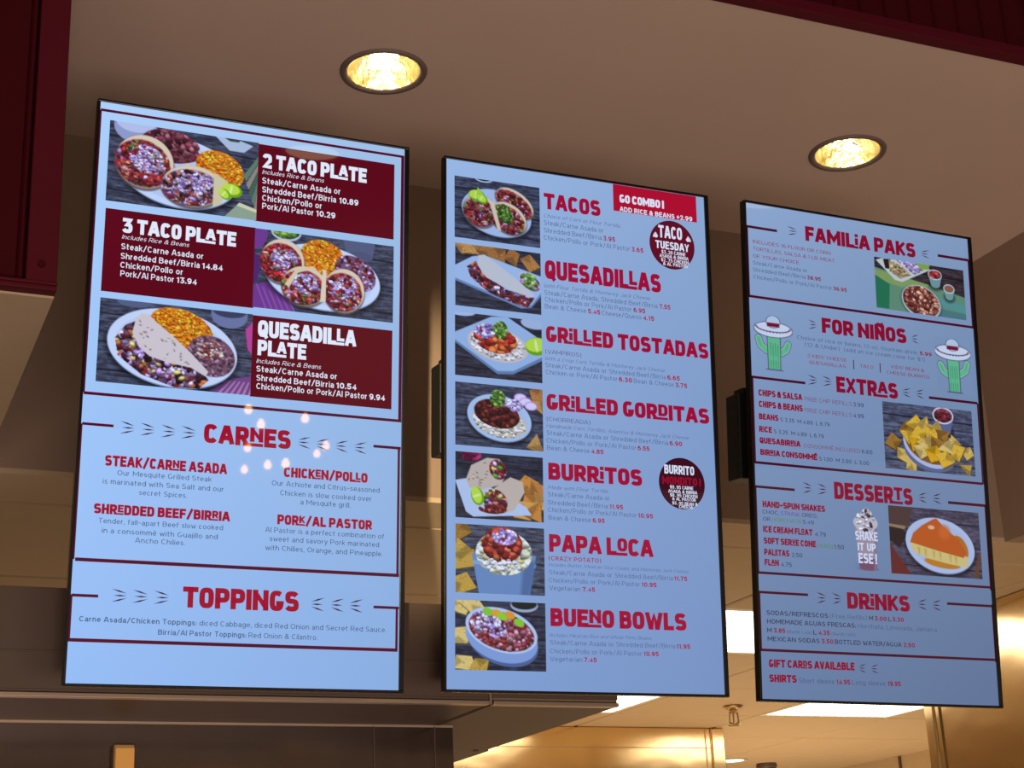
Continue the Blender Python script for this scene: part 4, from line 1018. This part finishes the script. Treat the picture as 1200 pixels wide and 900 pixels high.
 (2, 0.0885, 0.0124, [(-0.2502, -0.1533, 'CHIPS & SALSA', 'H', 'r'), (-0.1485, -0.0407, 'FREE CHIP REFILLS', 's', 'p'), (-0.0377, -0.0135, '3.99', 's', 'k')]),
 (2, 0.0667, 0.0124, [(-0.2501, -0.1533, 'CHIPS & BEANS', 'H', 'r'), (-0.1495, -0.0419, 'FREE CHIP REFILLS', 's', 'p'), (-0.039, -0.0143, '4.99', 's', 'k')]),
 (2, 0.0432, 0.0115, [(-0.251, -0.2084, 'BEANS', 'H', 'r'), (-0.2042, -0.0939, 'S 3.25  M 4.89  L 6.79', 's', 'k')]),
 (2, 0.0191, 0.0115, [(-0.2515, -0.2235, 'R^iCE', 'H', 'r'), (-0.2193, -0.1086, 'S 3.25  M 4.89  L 6.79', 's', 'k')]),
 (2, -0.0024, 0.0114, [(-0.2514, -0.1613, 'QUESABIR^RIA', 'H', 'r'), (-0.1542, -0.0263, 'CONSOMMÉ INCLUDED', 's', 'p'), (-0.0233, 0.0013, '6.65', 's', 'k')]),
 (2, -0.0247, 0.0114, [(-0.2508, -0.1252, 'BIR^RIA CONSOMMÉ', 'H', 'r'), (-0.1214, -0.0079, 'S 1.00  M 2.00  L 3.00', 's', 'k')]),
 (2, -0.0955, 0.0328, [(-0.0906, 0.0896, 'DESSER^TS', 'H', 'r')]),
 (2, -0.1226, 0.0119, [(-0.2496, -0.1129, 'HAND-SPUN SHAKES', 'H', 'r')]),
 (2, -0.1349, 0.0072, [(-0.2501, -0.2147, 'CHOC,', 'n', 'k'), (-0.2107, -0.1689, 'STRAW,', 'n', 'v'), (-0.1649, -0.1308, 'OREO,', 'n', 'k')]),
 (2, -0.148, 0.0072, [(-0.2496, -0.2339, 'OR', 'n', 'k'), (-0.23, -0.1665, 'HORCHATA', 'n', 'e'), (-0.163, -0.139, '5.49', 'n', 'k')]),
 (2, -0.1691, 0.0118, [(-0.2504, -0.143, 'ICE CR^EAM FL^OAT', 'H', 'r'), (-0.138, -0.1138, '4.79', 's', 'k')]),
 (2, -0.1905, 0.0118, [(-0.2498, -0.1365, 'SOFT SER^VE CONE', 'H', 'r'), (-0.1325, -0.0997, '(VAN)', 's', 'e'), (-0.0962, -0.0743, '1.50', 's', 'k')]),
 (2, -0.2114, 0.0117, [(-0.2497, -0.1957, 'PAL^ETAS', 'H', 'r'), (-0.1908, -0.1675, '2.50', 's', 'k')]),
 (2, -0.2302, 0.0117, [(-0.2494, -0.2187, 'FL^AN', 'H', 'r'), (-0.2147, -0.1916, '4.75', 's', 'k')]),
 (2, -0.1705, 0.0173, [(-0.0476, 0.0032, 'SHAKE', 'B', 'w')]),
 (2, -0.1903, 0.0149, [(-0.0433, -0.0022, 'IT UP', 'B', 'w')]),
 (2, -0.2142, 0.0194, [(-0.0428, -0.0009, 'ESE!', 'B', 'w')]),
 (2, -0.3008, 0.0304, [(-0.0728, 0.0686, 'DR^iNKS', 'H', 'r')]),
 (2, -0.3203, 0.0082, [(-0.2491, -0.1166, 'SODAS/REFRESCOS', 'm', 'k'), (-0.1126, -0.0308, '(Free Refills)', 'n', 'g'), (-0.0257, -0.0165, 'M', 'm', 'k'), (-0.0129, 0.0143, '3.00', 'b', 'r'), (0.0179, 0.0246, 'L', 'm', 'k'), (0.0272, 0.0532, '3.30', 'b', 'r')]),
 (2, -0.3358, 0.0082, [(-0.2487, -0.0561, 'HOMEMADE AGUAS FRESCAS:', 'm', 'k'), (-0.052, 0.1282, 'Horchata, Limonada, Jamaica', 'n', 'g')]),
 (2, -0.3518, 0.0082, [(-0.2494, -0.2393, 'M', 'm', 'k'), (-0.2349, -0.2107, '3.85', 'b', 'r'), (-0.2068, -0.1544, '(Refill 1.49)', 's', 'g'), (-0.1504, -0.143, 'L', 'm', 'k'), (-0.1395, -0.1147, '4.35', 'b', 'r'), (-0.1107, -0.058, '(Refill 1.99)', 's', 'g')]),
 (2, -0.3672, 0.0082, [(-0.249, -0.1373, 'MEXICAN SODAS', 'm', 'k'), (-0.1329, -0.1075, '3.50', 'b', 'r'), (-0.1041, 0.0448, 'BOTTLED WATER/AGUA', 'm', 'k'), (0.049, 0.0755, '2.50', 'b', 'r')]),
 (2, -0.4142, 0.0142, [(-0.248, -0.0631, 'GIFT CAR^DS AVAIL^ABLE', 'H', 'r')]),
 (2, -0.4404, 0.0137, [(-0.2481, -0.1903, 'SHIRTS', 'H', 'r'), (-0.1855, -0.1089, 'Short sleeve', 's', 'g'), (-0.1045, -0.0746, '14.95', 'bs', 'r'), (-0.0706, 0.0041, 'Long sleeve', 's', 'g'), (0.0087, 0.0384, '19.95', 'bs', 'r')]),
]
RECTS = [
 (0, 'photo1', -0.2476, 0.4404, 0.0019, 0.3007),
 (0, 'box', -0.0002, 0.4389, 0.2461, 0.3),
 (0, 'box', -0.2464, 0.2879, 0.0021, 0.1474),
 (0, 'photo2', 0.0008, 0.2873, 0.2466, 0.1493),
 (0, 'photo3', -0.2464, 0.1365, 0.0023, -0.0015),
 (0, 'box', 0.0015, 0.1354, 0.2461, -0.003),
 (1, 'photo4', -0.2486, 0.4401, -0.0816, 0.3233),
 (1, 'photo5', -0.2476, 0.3128, -0.0816, 0.1963),
 (1, 'photo6', -0.2482, 0.1844, -0.0816, 0.0692),
 (1, 'photo7', -0.248, 0.0574, -0.0817, -0.0549),
 (1, 'photo8', -0.2479, -0.0664, -0.0832, -0.1815),
 (1, 'photo9', -0.2478, -0.1922, -0.083, -0.3092),
 (1, 'photo10', -0.2489, -0.3218, -0.0828, -0.4379),
 (1, 'banner', 0.0697, 0.47, 0.2475, 0.417),
 (2, 'photo11', 0.0294, 0.4008, 0.2482, 0.295),
 (2, 'photo12', 0.0303, 0.1057, 0.2451, -0.0264),
 (2, 'photo13', 0.0311, -0.0989, 0.2455, -0.2294),
 (2, 'photo14', -0.0527, -0.1049, 0.0061, -0.2287),
 (2, 'cactus1', -0.2559, 0.2493, -0.1686, 0.1405),
 (2, 'cactus2', 0.1651, 0.2519, 0.252, 0.139),
 (1, 'badge', 0.1917, 0.3644, 0.0481, 0.0484),
 (1, 'badge', 0.1937, -0.0936, 0.0474, 0.0475),
]
LINES = [
 (0, -0.2638, 0.4585, 0.264, 0.4539),
 (0, -0.2656, 0.4556, -0.2618, -0.0204),
 (0, -0.2638, -0.0193, 0.2641, -0.0241),
 (0, 0.2584, 0.455, 0.264, -0.0197),
 (0, -0.2628, -0.0689, -0.2145, -0.0732),
 (0, 0.2152, -0.0666, 0.2637, -0.0712),
 (0, -0.2611, -0.2808, 0.2633, -0.2863),
 (0, -0.2658, -0.0711, -0.2622, -0.2837),
 (0, 0.2583, -0.0684, 0.2626, -0.2833),
 (0, -0.2634, -0.3361, -0.2232, -0.3406),
 (0, 0.2196, -0.3349, 0.2638, -0.3393),
 (0, -0.2647, -0.4031, 0.2621, -0.4085),
 (0, -0.2651, -0.3375, -0.2616, -0.4061),
 (0, 0.258, -0.3356, 0.2622, -0.4066),
 (2, -0.2638, 0.4247, -0.1953, 0.4195),
 (2, 0.1866, 0.4276, 0.2637, 0.422),
 (2, -0.266, 0.2847, 0.2644, 0.2796),
 (2, -0.2639, 0.4226, -0.261, 0.2801),
 (2, 0.2613, 0.4249, 0.2652, 0.2794),
 (2, -0.2661, 0.1261, -0.1448, 0.1211),
 (2, 0.143, 0.1267, 0.262, 0.1215),
 (2, -0.2635, 0.1214, -0.2602, -0.0403),
 (2, 0.2602, 0.1239, 0.264, -0.0404),
 (2, -0.2656, -0.0372, 0.2615, -0.0421),
 (2, -0.2643, -0.0828, -0.1781, -0.0875),
 (2, 0.1738, -0.0805, 0.2636, -0.0859),
 (2, -0.2648, -0.0837, -0.2614, -0.2464),
 (2, 0.2618, -0.0813, 0.2658, -0.25),
 (2, -0.2649, -0.2419, 0.2653, -0.2465),
 (2, -0.2643, -0.2774, -0.1582, -0.282),
 (2, 0.1565, -0.2782, 0.2644, -0.283),
 (2, -0.2644, -0.2799, -0.261, -0.3862),
 (2, 0.2623, -0.277, 0.2661, -0.3882),
 (2, -0.2654, -0.3813, 0.2653, -0.3861),
 (2, -0.0329, 0.1817, -0.0309, 0.1628),
 (2, 0.0291, 0.182, 0.0311, 0.1629),
]
ARROWS = [
 (0, -0.2047, -0.0611, -0.1814, -0.0833, 1),
 (0, -0.1732, -0.0613, -0.1497, -0.0836, 1),
 (0, -0.1404, -0.0615, -0.1166, -0.0839, 1),
 (0, -0.1082, -0.0607, -0.0843, -0.0832, 1),
 (0, 0.0846, -0.0617, 0.1065, -0.0832, -1),
 (0, 0.1162, -0.0622, 0.1383, -0.0838, -1),
 (0, 0.1492, -0.0626, 0.1715, -0.0843, -1),
 (0, 0.1815, -0.0626, 0.2039, -0.0844, -1),
 (0, -0.2036, -0.3252, -0.18, -0.3472, 1),
 (0, -0.1716, -0.3253, -0.1477, -0.3475, 1),
 (0, -0.1387, -0.3254, -0.1146, -0.3477, 1),
 (0, 0.1137, -0.325, 0.1363, -0.3484, -1),
 (0, 0.1468, -0.3248, 0.1696, -0.3483, -1),
 (0, 0.1788, -0.3246, 0.2018, -0.3482, -1),
 (2, -0.1724, 0.4366, -0.1492, 0.417, 1),
 (2, 0.1447, 0.4332, 0.1665, 0.4144, -1),
 (2, -0.1325, 0.2519, -0.1135, 0.2318, 1),
 (2, 0.109, 0.2511, 0.1267, 0.2311, -1),
 (2, -0.1397, 0.1419, -0.1175, 0.1206, 1),
 (2, -0.1062, 0.1428, -0.0839, 0.1215, 1),
 (2, 0.0794, 0.1389, 0.1004, 0.1186, -1),
 (2, 0.1121, 0.1397, 0.1327, 0.1192, -1),
 (2, -0.1608, -0.0679, -0.1397, -0.0905, 1),
 (2, -0.1279, -0.068, -0.1067, -0.0907, 1),
 (2, 0.1039, -0.0669, 0.1243, -0.0894, -1),
 (2, 0.1374, -0.0661, 0.1584, -0.0888, -1),
 (2, -0.1401, -0.2727, -0.1188, -0.295, 1),
 (2, -0.1061, -0.2726, -0.0851, -0.2947, 1),
 (2, 0.0883, -0.2738, 0.1094, -0.296, -1),
 (2, 0.1216, -0.2739, 0.1428, -0.2962, -1),
 (2, -0.0538, -0.4006, -0.0367, -0.4182, -1),
 (2, -0.027, -0.4009, -0.0098, -0.4186, -1),
]


POSE = [(0.63199, 2.46834, 0.87845, 0.09495, -0.00027, 0.00365),
        (1.24831, 2.48391, 0.88479, 0.08707, -0.00142, -0.00504),
        (1.85191, 2.46794, 0.87533, 0.10124, 0.00655, 0.00424)]
LB = ['leftmost hanging menu screen, with plates, carnes and toppings sections',
      'middle hanging menu screen, listing tacos, burritos and bowls beside seven food photos',
      'rightmost hanging menu screen, with family paks, extras, desserts and drinks']
ARM = [(0.10, 0.16), (0.20, 0.12), (0.10, 0.44)]
BOXC = {0: (90, 0, 24), 1: (170, 8, 46)}
for ti, (px_, py_, pz_, tilt, roll, yaw) in enumerate(POSE):
    tv = thing('menu_screen', LB[ti], 'screen', (0, 0, 0), 'menu screens')
    R = Matrix.Rotation(yaw, 4, 'Z') @ Matrix.Rotation(tilt, 4, 'X') @ Matrix.Rotation(roll, 4, 'Y')
    tv.matrix_world = Matrix.Translation((px_, py_, Z(pz_))) @ R
    hw, hh = SW / 2, SH / 2
    l, r_, tp, bt = 0.0045, 0.0085, 0.0045, 0.0045
    MB().box((-hw - l, -0.003, hh), (hw + r_, 0.014, hh + tp), 0.001).box((-hw - l, -0.003, -hh - bt), (hw + r_, 0.014, -hh), 0.001) \
        .box((-hw - l, -0.003, -hh), (-hw, 0.014, hh), 0.001).box((hw, -0.003, -hh), (hw + r_, 0.014, hh), 0.001).build('bezel', M['black'], tv)
    MB().box((-hw, 0.001, -hh), (hw, 0.016, hh)).box((-hw + 0.05, 0.015, -hh + 0.07), (hw - 0.05, 0.045, hh - 0.16), 0.008).build('back_housing', M['black_matte'], tv)
    MB().box((-0.248, 0.075, -0.055), (0.248, 0.122, 0.112), 0.003).box((-0.235, 0.042, 0.02), (0.235, 0.08, 0.06), 0.002).box((-0.240, 0.070, 0.106), (0.240, 0.105, 0.122), 0.002).build('mount_bracket', M['black_matte'], tv)
    inv = tv.matrix_world.inverted()
    a0 = Vector((ARM[ti][0] * .5, 0.07, 0.02))
    wall = inv @ Vector((px_ + ARM[ti][1] + .05, YB, Z(1.10)))
    MB().tube(a0, wall, 0.014, 12).tube(wall - Vector((0, 0.012, 0)), wall, 0.05, 16).build('wall_arm', M['black_matte'], tv)
    MB().box((hw + r_ - 0.0006, -0.0005, hh - 0.10), (hw + r_ + 0.0008, 0.003, hh - 0.06)).build('side_badge', M['edge'], tv)
    # the lit picture
    nx, ny = 6, 40
    U, Vv = np.meshgrid(np.linspace(-hw, hw, nx), np.linspace(hh, -hh, ny))
    t_ = (hh - Vv.ravel()) / SH
    a, b = np.array(BG[ti][0]) / 255, np.array(BG[ti][1]) / 255
    disp = colored('display', np.column_stack([U.ravel(), Vv.ravel()]), grid_faces(nx, ny), lin((a + (b - a) * (t_ ** .9)[:, None]) * (1 - .09 * U.ravel() / SW)[:, None]), tv, 0.0)
    for rc in RECTS:
        if rc[0] != ti: continue
        k = rc[1]
        if k in PH: picture(k, ti, disp, *rc[2:])
        elif k in ('box', 'banner'):
            u0, v0, u1, v1 = rc[2:]
            colored('text_panel', [(u0, v1), (u1, v1), (u1, v0), (u0, v0)], [(0, 1, 2, 3)], lin(np.array(BOXC[ti]) / 255), disp, 0.0004,
                    'dark red panel with white lettering' if k == 'box' else 'bright red banner with white lettering')
        elif k == 'badge':
            u, v, ru, rv = rc[2:]; n = 48
            pts = [(u + ru * math.cos(2 * math.pi * q / n), v + rv * math.sin(2 * math.pi * q / n)) for q in range(n)]
            inner = [(u + ru * .95 * math.cos(2 * math.pi * q / n), v + rv * .95 * math.sin(2 * math.pi * q / n)) for q in range(n)]
            c = np.tile(lin(np.array((44, 6, 36)) / 255), (2 * n, 1)); c[n:] = lin(np.array((96, 8, 34)) / 255 if v > 0 else np.array((58, 8, 28)) / 255)
            F = [(q, (q + 1) % n, n + (q + 1) % n, n + q) for q in range(n)] + [tuple(range(n, 2 * n))]
            colored('round_badge', pts + inner, F, c, disp, 0.0004, 'round dark red badge')
            if v > 0:
                RV = []; RF = []
                for sx in (-1, 1):
                    for q in range(4):
                        an = 1.9 - .42 * q; cx, cy = u + sx * ru * .58, v + rv * .22
                        dx, dy = sx * math.cos(an * .6 - .2), math.sin(an * .6 - .2); px2, py2 = -dy * .0011, dx * .0011
                        n0 = len(RV)
                        for (rr, wv) in ((.004, .6), (.013, 1.2)): RV += [(cx + dx * rr + px2 * wv, cy + dy * rr + py2 * wv), (cx + dx * rr - px2 * wv, cy + dy * rr - py2 * wv)]
                        RF.append((n0, n0 + 1, n0 + 3, n0 + 2))
                colored('badge_rays', RV, RF, lin(np.array(INK[ti]['w']) / 255), disp, 0.0009)
    lc = lin(np.array({0: (82, 4, 38), 1: (82, 4, 38), 2: (68, 6, 34)}[ti]) / 255)
    for ln in LINES:
        if ln[0] != ti: continue
        u0, v0, u1, v1 = ln[1:]
        u0, u1, v0, v1 = max(-hw, min(u0, u1)), min(hw, max(u0, u1)), max(v0, v1), min(v0, v1)
        colored('frame_line', [(u0, v1), (u1, v1), (u1, v0), (u0, v0)], [(0, 1, 2, 3)], lc, disp, 0.0005)
    for ar in ARROWS:
        if ar[0] != ti: continue
        u0, v0, u1, v1, d = ar[1:]
        w, h = u1 - u0, v0 - v1; V = []; F = []
        for (ya, yb, xa) in ((.96, .66, .0), (.5, .5, .12), (.04, .34, .0)):
            p = (u0 + w * xa, v1 + h * ya) if d > 0 else (u1 - w * xa, v1 + h * ya)
            q = (u1, v1 + h * yb) if d > 0 else (u0, v1 + h * yb)
            dx, dy = q[0] - p[0], q[1] - p[1]; L_ = math.hypot(dx, dy); nx_, ny_ = -dy / L_ * h * .055, dx / L_ * h * .055
            m_ = ((p[0] + q[0]) / 2, (p[1] + q[1]) / 2); n0 = len(V)
            V += [p, (m_[0] + nx_, m_[1] + ny_), q, (m_[0] - nx_, m_[1] - ny_)]; F.append((n0, n0 + 1, n0 + 2, n0 + 3))
        colored('ray_mark', V, F, lin(np.array((62, 20, 48)) / 255), disp, 0.0005)
    for tx in TEXTS:
        if tx[0] != ti: continue
        v, h = tx[1], tx[2]
        for (u0, u1, s_, st, cc) in tx[3]:
            ink = INK[ti][cc]
            if st == 'H': V, F = fit_heading(s_, u0, u1, v, h)
            else: V, F = fit_text(s_, st, u0, u1, v, h)
            colored('heading' if st == 'H' else ('price' if st in ('b', 'bs') and s_[0].isdigit() else 'text_line'), V, F, lin(np.array(ink) / 255), disp, 0.0009)
